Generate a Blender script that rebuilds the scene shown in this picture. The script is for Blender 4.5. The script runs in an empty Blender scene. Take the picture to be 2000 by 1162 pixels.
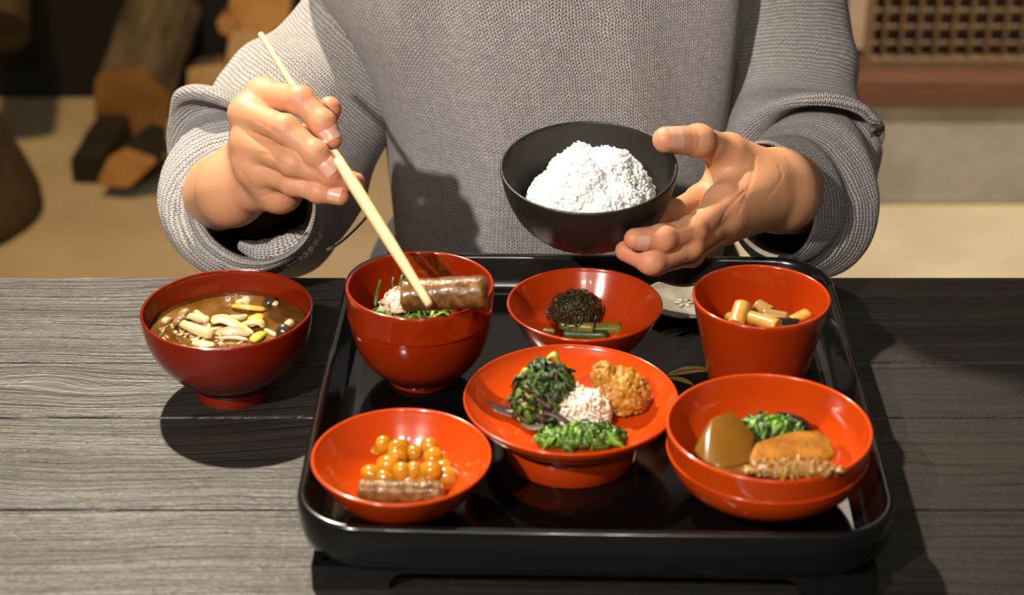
import bpy, bmesh, math, random
import numpy as np
from mathutils import Vector, Matrix, noise

random.seed(7)
SC = bpy.context.scene
COL = SC.collection
R = math.radians

# ------------------------------------------------------------------ camera
TT = 0.70                                   # table top height
CAMH = TT + 0.652
PITCH = R(27.75)
FPX = 3600.0
cam = bpy.data.cameras.new('camera'); camo = bpy.data.objects.new('camera', cam); COL.objects.link(camo)
cam.sensor_width = 36; cam.lens = FPX/2000*36
camo.location = (0, 0, CAMH); camo.rotation_euler = (math.pi/2 - PITCH, 0, 0)
cam.dof.use_dof = True; cam.dof.focus_distance = 1.32; cam.dof.aperture_fstop = 6.0
cam.clip_start = .05
SC.camera = camo
SC.view_settings.view_transform = 'Standard'; SC.view_settings.look = 'None'
SC.view_settings.gamma = 1; SC.view_settings.exposure = 0.0
SC.view_settings.use_curve_mapping = False

# ------------------------------------------------------------------ light
w = bpy.data.worlds.new('world'); SC.world = w; w.use_nodes = True
w.node_tree.nodes['Background'].inputs[0].default_value = (1.0, .92, .86, 1)
w.node_tree.nodes['Background'].inputs[1].default_value = .06

def spot(name, loc, target, energy, size, blend=.4, radius=.03, col=(1, .9, .76)):
    l = bpy.data.lights.new(name, 'SPOT'); o = bpy.data.objects.new(name, l); COL.objects.link(o)
    l.energy = energy; l.spot_size = R(size); l.spot_blend = blend; l.shadow_soft_size = radius; l.color = col
    o.location = loc
    o.rotation_euler = (Vector(target)-Vector(loc)).to_track_quat('-Z', 'Y').to_euler()
    return o
spot('spot_front_left', (-.74, -.20, 1.98), (0.02, 1.42, .98), 190, 44, .6, .025, (1, .92, .84))
spot('spot_back', (-.58, 1.94, 2.25), (-.05, 1.0, .7), 340, 62, .5, .025, (1, .86, .68))
spot('spot_ceiling', (-.02, -.85, 2.30), (0.03, 1.1, .75), 24, 50, .5, .036, (1, .9, .78))
spot('spot_ceiling', (.11, -.85, 2.30), (0.06, 1.1, .75), 24, 50, .5, .036, (1, .9, .78))
spot('spot_ceiling', (-.38, -.85, 2.32), (0.0, 1.1, .75), 12, 50, .5, .028, (1, .9, .78))
spot('spot_floor_right', (1.0, 2.2, 2.4), (.95, 2.75, 0), 270, 48, .5, .05, (1, .89, .74))
spot('spot_floor_left', (-.7, 1.9, 2.5), (-.95, 3.0, .05), 145, 70, .9, .08, (1, .68, .33))

# ------------------------------------------------------------------ helpers
CAMP = Vector((0, 0, CAMH)); FW = Vector((0, math.cos(PITCH), -math.sin(PITCH))); UP = Vector((0, math.sin(PITCH), math.cos(PITCH)))
RT = Vector((1, 0, 0))
def ray(px, py): return FW + RT*((px-1000)/FPX) - UP*((py-581)/FPX)
def at(px, py, z): return CAMP + ray(px, py)*z              # point at depth z
def onz(px, py, h):                                          # point on a horizontal plane
    r = ray(px, py); return CAMP + r*((h-CAMH)/r.z)
def ony(px, py, y):
    r = ray(px, py); return CAMP + r*(y/r.y)

def tag(o, label=None, cat=None, group=None, kind=None):
    if label: o['label'] = label
    if cat: o['category'] = cat
    if group: o['group'] = group
    if kind: o['kind'] = kind
    return o
def empty(name, loc=(0, 0, 0), rz=0):
    o = bpy.data.objects.new(name, None); COL.objects.link(o); o.location = loc; o.rotation_euler.z = rz
    o.empty_display_size = .02
    return o
def link(name, me, mats, parent=None, smooth=True):
    o = bpy.data.objects.new(name, me); COL.objects.link(o)
    for m in (mats if isinstance(mats, (list, tuple)) else [mats]): me.materials.append(m)
    if smooth:
        me.polygons.foreach_set('use_smooth', [len(p.vertices) < 7 for p in me.polygons])
    if parent: o.parent = parent
    return o
def mesh_from(verts, faces, name='m'):
    me = bpy.data.meshes.new(name); me.from_pydata([tuple(v) for v in verts], [], faces); me.update(); return me
def np_mesh(V, Q, name='m'):
    """V (n,3) float, Q (m,4) int quads -> mesh"""
    me = bpy.data.meshes.new(name)
    me.vertices.add(len(V)); me.vertices.foreach_set('co', np.asarray(V, np.float32).ravel())
    me.loops.add(Q.size); me.loops.foreach_set('vertex_index', Q.astype(np.int32).ravel())
    me.polygons.add(len(Q)); me.polygons.foreach_set('loop_start', np.arange(0, Q.size, 4, dtype=np.int32))
    me.update(calc_edges=True); me.validate(); return me
def bm_obj(name, bm, mats, parent=None, smooth=True):
    me = bpy.data.meshes.new(name); bm.to_mesh(me); bm.free(); return link(name, me, mats, parent, smooth)
def box_bm(bm, x0, x1, y0, y1, z0, z1, bev=0, seg=2):
    r = bmesh.ops.create_cube(bm, size=1)
    for v in r['verts']:
        v.co = Vector(((x0+x1)/2+v.co.x*(x1-x0), (y0+y1)/2+v.co.y*(y1-y0), (z0+z1)/2+v.co.z*(z1-z0)))
    if bev:
        es = list({e for v in r['verts'] for e in v.link_edges})
        bmesh.ops.bevel(bm, geom=es, offset=bev, segments=seg, affect='EDGES', profile=.5)
def spline(pts, n):
    """Catmull-Rom through pts (list of tuples of any length)"""
    P = np.array(pts, float); m = len(P)
    P = np.vstack([2*P[0]-P[1], P, 2*P[-1]-P[-2]])
    out = []
    for i in range(n):
        t = i/(n-1)*(m-1); k = min(int(t), m-2); f = t-k
        a, b, c, d = P[k], P[k+1], P[k+2], P[k+3]
        out.append(.5*((2*b)+(-a+c)*f+(2*a-5*b+4*c-d)*f*f+(-a+3*b-3*c+d)*f**3))
    return np.array(out)
def lathe(name, prof, mats, parent=None, seg=96, close=False):
    """prof: list of (r,z); r==0 makes a pole"""
    V = []; F = []; rows = []
    for r, z in prof:
        if r < 1e-6: rows.append([len(V)]); V.append((0, 0, z))
        else:
            rows.append(list(range(len(V), len(V)+seg)))
            V += [(r*math.cos(2*math.pi*i/seg), r*math.sin(2*math.pi*i/seg), z) for i in range(seg)]
    for a, b in zip(rows, rows[1:]):
        for i in range(seg):
            j = (i+1) % seg
            if len(a) == 1 and len(b) == 1: continue
            if len(a) == 1: F.append((a[0], b[j], b[i]))
            elif len(b) == 1: F.append((a[i], a[j], b[0]))
            else: F.append((a[i], a[j], b[j], b[i]))
    return link(name, mesh_from(V, F), mats, parent)
def tube_mesh(pts, rads, seg=12, flat=1.0, cap=True):
    """rounded tube along pts with radius list; flat squashes along its second axis"""
    pts = [Vector(p) for p in pts]; V = []; F = []; n = len(pts)
    ref = Vector((0, 0, 1))
    prev = None
    for i, p in enumerate(pts):
        t = (pts[min(i+1, n-1)]-pts[max(i-1, 0)]).normalized()
        if prev is None:
            a = t.cross(ref)
            if a.length < .1: a = t.cross(Vector((1, 0, 0)))
        else: a = prev-t*prev.dot(t)
        a.normalize(); prev = a; b = t.cross(a)
        for k in range(seg):
            c = 2*math.pi*k/seg
            V.append(p+a*(math.cos(c)*rads[i])+b*(math.sin(c)*rads[i]*flat))
    for i in range(n-1):
        for k in range(seg):
            j = (k+1) % seg
            F.append((i*seg+k, i*seg+j, (i+1)*seg+j, (i+1)*seg+k))
    if cap:
        F.append(tuple(range(seg))[::-1]); F.append(tuple(range((n-1)*seg, n*seg)))
    return mesh_from(V, F)
def rounded_rads(n, r, r2=None, end=.3):
    r2 = r if r2 is None else r2; out = []
    for i in range(n):
        t = i/(n-1); e = 1
        if t < end: e = math.sqrt(max(0.0, 1-(1-t/end)**2))
        if t > 1-end: e = math.sqrt(max(0.0, 1-(1-(1-t)/end)**2))
        out.append(max(.06, e)*(r+(r2-r)*t))
    return out
def recenter(o):
    """move a mesh object's origin to the base of its bounds"""
    me = o.data; n = len(me.vertices); a = np.empty(n*3, np.float32); me.vertices.foreach_get('co', a); a = a.reshape(-1, 3)
    c = (a.min(0)+a.max(0))/2; c[2] = a[:, 2].min()
    me.vertices.foreach_set('co', (a-c).ravel()); me.update()
    o.location = o.location + Vector([float(q) for q in c]); return o

# ------------------------------------------------------------------ materials
def nodes(m): return m.node_tree.nodes, m.node_tree.links
def mat(name, col, rough=.5, col2=None, nscale=30, spec=.5, coat=0, coat_rough=.05, sss=0, sss_r=(.6, .3, .15), sss_s=.004,
        bump=0, bscale=200, metal=0, stretch=None, trans=0, detail=4, lo=.35, hi=.65, rough2=None, ior=None):
    m = bpy.data.materials.new(name); m.use_nodes = True
    N, L = nodes(m); b = N['Principled BSDF']
    b.inputs['Base Color'].default_value = (*col, 1); b.inputs['Roughness'].default_value = rough
    b.inputs['Specular IOR Level'].default_value = spec; b.inputs['Metallic'].default_value = metal
    b.inputs['Coat Weight'].default_value = coat; b.inputs['Coat Roughness'].default_value = coat_rough
    b.inputs['Transmission Weight'].default_value = trans
    if ior: b.inputs['IOR'].default_value = ior
    if sss:
        b.inputs['Subsurface Weight'].default_value = sss; b.inputs['Subsurface Radius'].default_value = sss_r; b.inputs['Subsurface Scale'].default_value = sss_s
    tc = N.new('ShaderNodeTexCoord'); mp = N.new('ShaderNodeMapping'); L.new(tc.outputs['Object'], mp.inputs[0])
    if stretch: mp.inputs['Scale'].default_value = stretch
    if col2 is not None:
        n = N.new('ShaderNodeTexNoise'); n.inputs['Scale'].default_value = nscale; n.inputs['Detail'].default_value = detail
        L.new(mp.outputs[0], n.inputs['Vector'])
        r = N.new('ShaderNodeValToRGB'); r.color_ramp.elements[0].position = lo; r.color_ramp.elements[1].position = hi
        r.color_ramp.elements[0].color = (*col, 1); r.color_ramp.elements[1].color = (*col2, 1)
        L.new(n.outputs['Fac'], r.inputs[0]); L.new(r.outputs[0], b.inputs['Base Color'])
        if rough2 is not None:
            mr = N.new('ShaderNodeMapRange'); mr.inputs[3].default_value = rough; mr.inputs[4].default_value = rough2
            L.new(n.outputs['Fac'], mr.inputs[0]); L.new(mr.outputs[0], b.inputs['Roughness'])
    if bump:
        n2 = N.new('ShaderNodeTexNoise'); n2.inputs['Scale'].default_value = bscale; n2.inputs['Detail'].default_value = 3
        L.new(mp.outputs[0], n2.inputs['Vector'])
        bp = N.new('ShaderNodeBump'); bp.inputs['Strength'].default_value = 1; bp.inputs['Distance'].default_value = bump
        L.new(n2.outputs['Fac'], bp.inputs['Height']); L.new(bp.outputs[0], b.inputs['Normal'])
    return m
M = {}
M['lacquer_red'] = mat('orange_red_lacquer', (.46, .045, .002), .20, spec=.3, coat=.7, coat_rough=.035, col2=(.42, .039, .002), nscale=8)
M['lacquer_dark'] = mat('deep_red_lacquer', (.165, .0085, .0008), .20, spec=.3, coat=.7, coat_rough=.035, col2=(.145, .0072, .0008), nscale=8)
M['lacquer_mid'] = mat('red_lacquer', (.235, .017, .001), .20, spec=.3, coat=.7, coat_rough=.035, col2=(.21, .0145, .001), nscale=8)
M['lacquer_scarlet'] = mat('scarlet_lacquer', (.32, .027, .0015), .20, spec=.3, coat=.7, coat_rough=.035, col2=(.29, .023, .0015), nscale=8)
M['tray'] = mat('black_lacquer', (.0045, .0042, .0037), .20, spec=.5, coat=.35, coat_rough=.05, col2=(.006, .0055, .005), nscale=5)
M['tray_floor'] = mat('black_lacquer_worn', (.0016, .0014, .0012), .06, spec=.4, col2=(.003, .0027, .0023), nscale=60, stretch=(.6, 14, 6), rough2=.14)
M['rice_bowl'] = mat('black_turned_wood', (.009, .0085, .007), .42, spec=.35, col2=(.013, .012, .0095), nscale=60, bump=.0004, bscale=500)
M['rice'] = mat('cooked_rice', (.88, .86, .80), .3, col2=(.93, .92, .89), nscale=60, sss=.25, sss_r=(1, .95, .85), sss_s=.006)
M['bamboo'] = mat('pale_chopstick_wood', (.62, .42, .20), .5, col2=(.72, .51, .27), nscale=30, stretch=(40, 40, 2))
M['ceramic'] = mat('grey_ceramic', (.17, .155, .12), .5, col2=(.21, .19, .15), nscale=60, bump=.0003, bscale=300)
M['gold'] = mat('gold_lacquer_print', (.30, .20, .05), .35, metal=.6, col2=(.16, .11, .03), nscale=50)
M['gold_dim'] = mat('worn_print', (.02, .018, .013), .35, col2=(.03, .026, .018), nscale=50)

def plank_mat():
    m = bpy.data.materials.new('charred_wood'); m.use_nodes = True; N, L = nodes(m); b = N['Principled BSDF']
    tc = N.new('ShaderNodeTexCoord')
    oi = N.new('ShaderNodeObjectInfo')
    geo = N.new('ShaderNodeNewGeometry')
    mp = N.new('ShaderNodeMapping'); L.new(geo.outputs['Position'], mp.inputs[0]); mp.inputs['Scale'].default_value = (1.0, 1, 1)
    # slow warp so the grain wanders
    wn = N.new('ShaderNodeTexNoise'); wn.inputs['Scale'].default_value = 3.5; wn.inputs['Detail'].default_value = 2; L.new(mp.outputs[0], wn.inputs['Vector'])
    ws = N.new('ShaderNodeVectorMath'); ws.operation = 'SUBTRACT'; L.new(wn.outputs['Color'], ws.inputs[0]); ws.inputs[1].default_value = (.5, .5, .5)
    wm = N.new('ShaderNodeVectorMath'); wm.operation = 'MULTIPLY'; L.new(ws.outputs[0], wm.inputs[0]); wm.inputs[1].default_value = (0, .05, 0)
    # knot: push the grain away around one point
    kc = onz(108, 752, TT)
    kd = N.new('ShaderNodeVectorMath'); kd.operation = 'SUBTRACT'; L.new(mp.outputs[0], kd.inputs[0]); kd.inputs[1].default_value = kc
    ks = N.new('ShaderNodeVectorMath'); ks.operation = 'MULTIPLY'; L.new(kd.outputs[0], ks.inputs[0]); ks.inputs[1].default_value = (.45, 1, 0)
    kl = N.new('ShaderNodeVectorMath'); kl.operation = 'LENGTH'; L.new(ks.outputs[0], kl.inputs[0])
    ke = N.new('ShaderNodeMath'); ke.operation = 'MULTIPLY'; L.new(kl.outputs['Value'], ke.inputs[0]); ke.inputs[1].default_value = -26
    kx = N.new('ShaderNodeMath'); kx.operation = 'EXPONENT'; L.new(ke.outputs[0], kx.inputs[0])
    kw = N.new('ShaderNodeVectorMath'); kw.operation = 'SCALE'; L.new(kd.outputs[0], kw.inputs[0])
    km = N.new('ShaderNodeMath'); km.operation = 'MULTIPLY'; L.new(kx.outputs[0], km.inputs[0]); km.inputs[1].default_value = -.8
    L.new(km.outputs[0], kw.inputs['Scale'])
    a1 = N.new('ShaderNodeVectorMath'); a1.operation = 'ADD'; L.new(mp.outputs[0], a1.inputs[0]); L.new(wm.outputs[0], a1.inputs[1])
    a2 = N.new('ShaderNodeVectorMath'); a2.operation = 'ADD'; L.new(a1.outputs[0], a2.inputs[0]); L.new(kw.outputs[0], a2.inputs[1])
    def grain(sc, detail, rough=.6):
        s = N.new('ShaderNodeVectorMath'); s.operation = 'MULTIPLY'; L.new(a2.outputs[0], s.inputs[0]); s.inputs[1].default_value = sc
        rv = N.new('ShaderNodeVectorMath'); rv.operation = 'ADD'; L.new(s.outputs[0], rv.inputs[0])
        cx = N.new('ShaderNodeCombineXYZ'); rm = N.new('ShaderNodeMath'); rm.operation = 'MULTIPLY'; L.new(oi.outputs['Random'], rm.inputs[0]); rm.inputs[1].default_value = 37
        L.new(rm.outputs[0], cx.inputs[2]); L.new(cx.outputs[0], rv.inputs[1])
        n = N.new('ShaderNodeTexNoise'); n.inputs['Scale'].default_value = 1; n.inputs['Detail'].default_value = detail; n.inputs['Roughness'].default_value = rough
        L.new(rv.outputs[0], n.inputs['Vector']); return n
    g1 = grain((2.2, 75, 2), 4); g2 = grain((14, 420, 4), 3); g3 = grain((260, 700, 50), 2)
    r = N.new('ShaderNodeValToRGB'); e = r.color_ramp.elements
    e[0].position = .28; e[0].color = (.006, .005, .004, 1); e[1].position = .72; e[1].color = (.028, .0235, .0185, 1)
    mid = e.new(.46); mid.color = (.017, .0143, .0112, 1)
    L.new(g1.outputs['Fac'], r.inputs[0])
    r2 = N.new('ShaderNodeValToRGB'); r2.color_ramp.elements[0].position = .3; r2.color_ramp.elements[0].color = (.55, .55, .55, 1); r2.color_ramp.elements[1].position = .62
    L.new(g2.outputs['Fac'], r2.inputs[0])
    mx = N.new('ShaderNodeMix'); mx.data_type = 'RGBA'; mx.blend_type = 'MULTIPLY'; mx.inputs[0].default_value = .8
    L.new(r.outputs[0], mx.inputs[6]); L.new(r2.outputs[0], mx.inputs[7])
    # dark growth lines
    wvs = N.new('ShaderNodeVectorMath'); wvs.operation = 'MULTIPLY'; L.new(a2.outputs[0], wvs.inputs[0]); wvs.inputs[1].default_value = (.10, 1, 1)
    wv = N.new('ShaderNodeTexWave'); wv.wave_type = 'BANDS'; wv.bands_direction = 'Y'; wv.wave_profile = 'SIN'; wv.inputs['Scale'].default_value = 26
    wv.inputs['Distortion'].default_value = 2.2; wv.inputs['Detail'].default_value = 3; wv.inputs['Detail Scale'].default_value = 1.6; L.new(wvs.outputs[0], wv.inputs['Vector'])
    wr = N.new('ShaderNodeValToRGB'); wr.color_ramp.elements[0].position = .02; wr.color_ramp.elements[0].color = (.30, .30, .30, 1); wr.color_ramp.elements[1].position = .12
    L.new(wv.outputs['Fac'], wr.inputs[0])
    gm = grain((5, 30, 3), 3)
    gmr = N.new('ShaderNodeMapRange'); gmr.inputs[1].default_value = .40; gmr.inputs[2].default_value = .60; L.new(gm.outputs['Fac'], gmr.inputs[0])
    ln = N.new('ShaderNodeMix'); ln.data_type = 'RGBA'; ln.inputs[6].default_value = (1, 1, 1, 1); L.new(gmr.outputs[0], ln.inputs[0]); L.new(wr.outputs[0], ln.inputs[7])
    mxl = N.new('ShaderNodeMix'); mxl.data_type = 'RGBA'; mxl.blend_type = 'MULTIPLY'; mxl.inputs[0].default_value = 1; L.new(mx.outputs[2], mxl.inputs[6]); L.new(ln.outputs[2], mxl.inputs[7])
    # worn pale scratches
    r3 = N.new('ShaderNodeValToRGB'); r3.color_ramp.elements[0].position = .70; r3.color_ramp.elements[0].color = (0, 0, 0, 1); r3.color_ramp.elements[1].position = .76
    g4 = grain((9, 130, 3), 5, .7); L.new(g4.outputs['Fac'], r3.inputs[0])
    mx2 = N.new('ShaderNodeMix'); mx2.data_type = 'RGBA'; mx2.inputs[7].default_value = (.20, .13, .07, 1)
    L.new(r3.outputs[0], mx2.inputs[0]); L.new(mxl.outputs[2], mx2.inputs[6])
    # knot core
    kr = N.new('ShaderNodeValToRGB'); kr.color_ramp.interpolation = 'EASE'
    kr.color_ramp.elements[0].position = .0135; kr.color_ramp.elements[0].color = (1, 1, 1, 1); kr.color_ramp.elements[1].position = .0165; kr.color_ramp.elements[1].color = (0, 0, 0, 1)
    L.new(kl.outputs['Value'], kr.inputs[0])
    mx3 = N.new('ShaderNodeMix'); mx3.data_type = 'RGBA'; mx3.inputs[7].default_value = (.022, .019, .015, 1)
    L.new(kr.outputs[0], mx3.inputs[0]); L.new(mx2.outputs[2], mx3.inputs[6])
    L.new(mx3.outputs[2], b.inputs['Base Color'])
    rr = N.new('ShaderNodeMapRange'); rr.inputs[3].default_value = .60; rr.inputs[4].default_value = .38; L.new(g1.outputs['Fac'], rr.inputs[0]); L.new(rr.outputs[0], b.inputs['Roughness'])
    b.inputs['Specular IOR Level'].default_value = .5
    # relief
    ad = N.new('ShaderNodeMath'); ad.operation = 'ADD'; L.new(g1.outputs['Fac'], ad.inputs[0])
    am = N.new('ShaderNodeMath'); am.operation = 'MULTIPLY'; L.new(g2.outputs['Fac'], am.inputs[0]); am.inputs[1].default_value = .45; L.new(am.outputs[0], ad.inputs[1])
    adl = N.new('ShaderNodeMath'); adl.operation = 'MULTIPLY_ADD'; L.new(ln.outputs[2], adl.inputs[0]); adl.inputs[1].default_value = .3; L.new(ad.outputs[0], adl.inputs[2])
    ad2 = N.new('ShaderNodeMath'); ad2.operation = 'ADD'; L.new(adl.outputs[0], ad2.inputs[0])
    am2 = N.new('ShaderNodeMath'); am2.operation = 'MULTIPLY'; L.new(g3.outputs['Fac'], am2.inputs[0]); am2.inputs[1].default_value = .22; L.new(am2.outputs[0], ad2.inputs[1])
    bp = N.new('ShaderNodeBump'); bp.inputs['Distance'].default_value = .0021; L.new(ad2.outputs[0], bp.inputs['Height']); L.new(bp.outputs[0], b.inputs['Normal'])
    return m
M['plank'] = plank_mat()

def knit_mat(name, wale=.0034, course=.0029, ca=(.60, .55, .525), cb=(.46, .425, .42), gap_shade=(.085, .072, .066), slant=.85, bump=.0016):
    m = bpy.data.materials.new(name); m.use_nodes = True; N, L = nodes(m); b = N['Principled BSDF']
    def math_(op, a=None, bb=None, v=None):
        n = N.new('ShaderNodeMath'); n.operation = op
        if a is not None: L.new(a, n.inputs[0])
        if bb is not None: L.new(bb, n.inputs[1])
        if v is not None: n.inputs[1].default_value = v
        return n.outputs[0]
    uv = N.new('ShaderNodeUVMap'); uv.uv_map = 'UVMap'
    wn = N.new('ShaderNodeTexNoise'); wn.inputs['Scale'].default_value = 55; wn.inputs['Detail'].default_value = 2; L.new(uv.outputs[0], wn.inputs['Vector'])
    ws = N.new('ShaderNodeVectorMath'); ws.operation = 'SUBTRACT'; L.new(wn.outputs['Color'], ws.inputs[0]); ws.inputs[1].default_value = (.5, .5, .5)
    wm = N.new('ShaderNodeVectorMath'); wm.operation = 'SCALE'; L.new(ws.outputs[0], wm.inputs[0]); wm.inputs['Scale'].default_value = .0042
    wa = N.new('ShaderNodeVectorMath'); wa.operation = 'ADD'; L.new(uv.outputs[0], wa.inputs[0]); L.new(wm.outputs[0], wa.inputs[1])
    sx = N.new('ShaderNodeSeparateXYZ'); L.new(wa.outputs[0], sx.inputs[0])
    u = math_('MULTIPLY', sx.outputs[0], v=1/wale); v = math_('MULTIPLY', sx.outputs[1], v=1/course)
    fu = math_('FRACT', u); a = math_('MULTIPLY', math_('ABSOLUTE', math_('SUBTRACT', fu, v=.5)), v=2)
    vv = math_('SUBTRACT', v, math_('MULTIPLY', a, v=slant)); fv = math_('FRACT', vv)
    s1 = math_('POWER', math_('SINE', math_('MULTIPLY', fv, v=math.pi)), v=.75)
    s2 = math_('POWER', math_('SINE', math_('MULTIPLY', a, v=math.pi)), v=.55)
    h = math_('MULTIPLY', s1, s2)
    fn = N.new('ShaderNodeTexNoise'); fn.inputs['Scale'].default_value = 1500; fn.inputs['Detail'].default_value = 2; L.new(uv.outputs[0], fn.inputs['Vector'])
    hh = math_('ADD', h, math_('MULTIPLY', fn.outputs['Fac'], v=.30))
    cn = N.new('ShaderNodeTexNoise'); cn.inputs['Scale'].default_value = 190; cn.inputs['Detail'].default_value = 4; L.new(uv.outputs[0], cn.inputs['Vector'])
    cr = N.new('ShaderNodeValToRGB'); cr.color_ramp.elements[0].position = .38; cr.color_ramp.elements[1].position = .62
    cr.color_ramp.elements[0].color = (*ca, 1); cr.color_ramp.elements[1].color = (*cb, 1); L.new(cn.outputs['Fac'], cr.inputs[0])
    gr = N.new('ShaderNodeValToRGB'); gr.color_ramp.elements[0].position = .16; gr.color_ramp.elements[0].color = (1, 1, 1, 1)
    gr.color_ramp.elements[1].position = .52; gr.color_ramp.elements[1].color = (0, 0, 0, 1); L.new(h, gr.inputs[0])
    mx = N.new('ShaderNodeMix'); mx.data_type = 'RGBA'; mx.inputs[7].default_value = (*gap_shade, 1)  # shade in the holes between stitches, mixed into the base colour
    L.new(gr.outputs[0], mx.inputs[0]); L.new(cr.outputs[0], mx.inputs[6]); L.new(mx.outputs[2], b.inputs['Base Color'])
    b.inputs['Roughness'].default_value = .9; b.inputs['Specular IOR Level'].default_value = .15
    b.inputs['Sheen Weight'].default_value = .25; b.inputs['Sheen Roughness'].default_value = .5
    bp = N.new('ShaderNodeBump'); bp.inputs['Distance'].default_value = bump; L.new(hh, bp.inputs['Height']); L.new(bp.outputs[0], b.inputs['Normal'])
    return m
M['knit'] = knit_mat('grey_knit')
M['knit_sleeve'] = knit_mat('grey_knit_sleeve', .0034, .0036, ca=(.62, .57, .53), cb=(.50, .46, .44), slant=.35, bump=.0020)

def skin_mat():
    m = bpy.data.materials.new('skin'); m.use_nodes = True; N, L = nodes(m); b = N['Principled BSDF']
    at_ = N.new('ShaderNodeAttribute'); at_.attribute_name = 'flush'
    geo = N.new('ShaderNodeNewGeometry')
    n = N.new('ShaderNodeTexNoise'); n.inputs['Scale'].default_value = 70; n.inputs['Detail'].default_value = 4; L.new(geo.outputs['Position'], n.inputs['Vector'])
    ad = N.new('ShaderNodeMath'); ad.operation = 'MULTIPLY_ADD'; L.new(n.outputs['Fac'], ad.inputs[0]); ad.inputs[1].default_value = .5; L.new(at_.outputs['Fac'], ad.inputs[2])
    r = N.new('ShaderNodeValToRGB'); r.color_ramp.elements[0].position = .15; r.color_ramp.elements[0].color = (.49, .245, .125, 1)
    r.color_ramp.elements[1].position = 1.1; r.color_ramp.elements[1].color = (.50, .185, .105, 1)
    L.new(ad.outputs[0], r.inputs[0]); L.new(r.outputs[0], b.inputs['Base Color'])
    b.inputs['Roughness'].default_value = .5; b.inputs['Specular IOR Level'].default_value = .35
    b.inputs['Subsurface Weight'].default_value = .35; b.inputs['Subsurface Radius'].default_value = (1, .35, .2); b.inputs['Subsurface Scale'].default_value = .004
    n2 = N.new('ShaderNodeTexVoronoi'); n2.inputs['Scale'].default_value = 900; L.new(geo.outputs['Position'], n2.inputs['Vector'])
    bp = N.new('ShaderNodeBump'); bp.inputs['Strength'].default_value = .5; bp.inputs['Distance'].default_value = .0002; L.new(n2.outputs['Distance'], bp.inputs['Height']); L.new(bp.outputs[0], b.inputs['Normal'])
    return m
M['skin'] = skin_mat()
M['nail'] = mat('fingernail', (.58, .30, .21), .3, coat=.15, sss=.3, sss_r=(1, .4, .25), sss_s=.002, col2=(.60, .33, .24), nscale=100)
M['hair'] = mat('dark_hair', (.02, .014, .010), .45, col2=(.035, .024, .016), nscale=200)
M['trousers'] = mat('dark_trousers', (.03, .03, .035), .9, bump=.001, bscale=500)

# ------------------------------------------------------------------ the setting
def struct(o): o['kind'] = 'structure'; return o
M['floor'] = mat('earthen_floor', (.50, .40, .25), .8, col2=(.60, .49, .32), nscale=5, detail=8, bump=.002, bscale=60)
M['concrete'] = mat('concrete', (.33, .31, .255), .85, col2=(.44, .40, .33), nscale=9, detail=8, bump=.002, bscale=50)
M['dark_wall'] = mat('dark_wall', (.005, .0045, .0035), .7, col2=(.009, .0075, .0055), nscale=4, stretch=(1, 1, 5))
M['sill_wood'] = mat('brown_sill_wood', (.12, .046, .021), .5, col2=(.17, .070, .033), nscale=20, stretch=(1, 6, 6))
M['lattice'] = mat('tan_lattice_wood', (.16, .092, .040), .6, col2=(.20, .12, .055), nscale=30)
M['lattice_back'] = mat('dark_red_panel', (.035, .012, .008), .7, col2=(.05, .018, .012), nscale=6)
YW = 2.917                       # face of the foundation on the right
XL = 0.30                        # where the raised house wall begins
bm = bmesh.new(); box_bm(bm, -2.6, 2.6, -.6, 4.4, -.05, 0); struct(bm_obj('floor', bm, M['floor'], smooth=False))
bm = bmesh.new(); box_bm(bm, -2.6, XL, 3.42, 3.52, 0, 2.7); struct(bm_obj('wall_back', bm, M['dark_wall'], smooth=False))
bm = bmesh.new(); box_bm(bm, XL, 2.6, YW, YW+.5, 0, .186, .006); struct(bm_obj('wall_right', bm, M['concrete'], smooth=False))
bm = bmesh.new(); box_bm(bm, XL, 2.6, YW-.012, YW+.12, .186, .236, .004); struct(bm_obj('trim_1', bm, M['sill_wood'], smooth=False))
bm = bmesh.new(); box_bm(bm, XL, 2.6, YW+.10, YW+.50, .236, 2.7); struct(bm_obj('wall_right.001', bm, M['lattice_back'], smooth=False))

# lattice screen
lat = empty('lattice_screen', (0, YW+.045, .236))
tag(lat, 'tan wooden lattice screen standing on the brown sill at the upper right', 'lattice')
def bar(name, x0, x1, y0, y1, z0, z1, m=M['lattice']):
    b_ = bmesh.new(); box_bm(b_, x0, x1, y0, y1, z0, z1, .0012, 1); return bm_obj(name, b_, m, lat, smooth=False)
xs0 = ony(1697, 60, YW+.03).x
bar('frame_post', xs0-.008, xs0+.009, -.012, .012, 0, .80)
bar('bottom_rail', xs0-.05, 2.3, -.010, .010, 0, .020)
proto_v = None
for i in range(-2, 36):
    x = xs0+i*.0292
    if i == 0: continue
    if proto_v is None: proto_v = bar('vertical_bar', -.0030, .0030, -.006, .002, .018, .80); o = proto_v
    else: o = proto_v.copy(); COL.objects.link(o)
    o.location.x = x
proto_h = None
for k in range(1, 27):
    if proto_h is None: proto_h = bar('horizontal_bar', xs0-.07, 2.3, 0.002, .009, -.0028, .0028); o = proto_h
    else: o = proto_h.copy(); COL.objects.link(o)
    o.location.z = .014+k*.0288
# pale post left of the lattice
bm = bmesh.new(); c = ony(1667, 30, YW+.02); box_bm(bm, c.x-.016, c.x+.016, YW-.005, YW+.045, .286, 2.4, .003)
M['post'] = mat('pale_post', (.42, .30, .22), .6, col2=(.5, .36, .27), nscale=20)
struct(bm_obj('trim_2', bm, M['post'], smooth=False))

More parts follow.
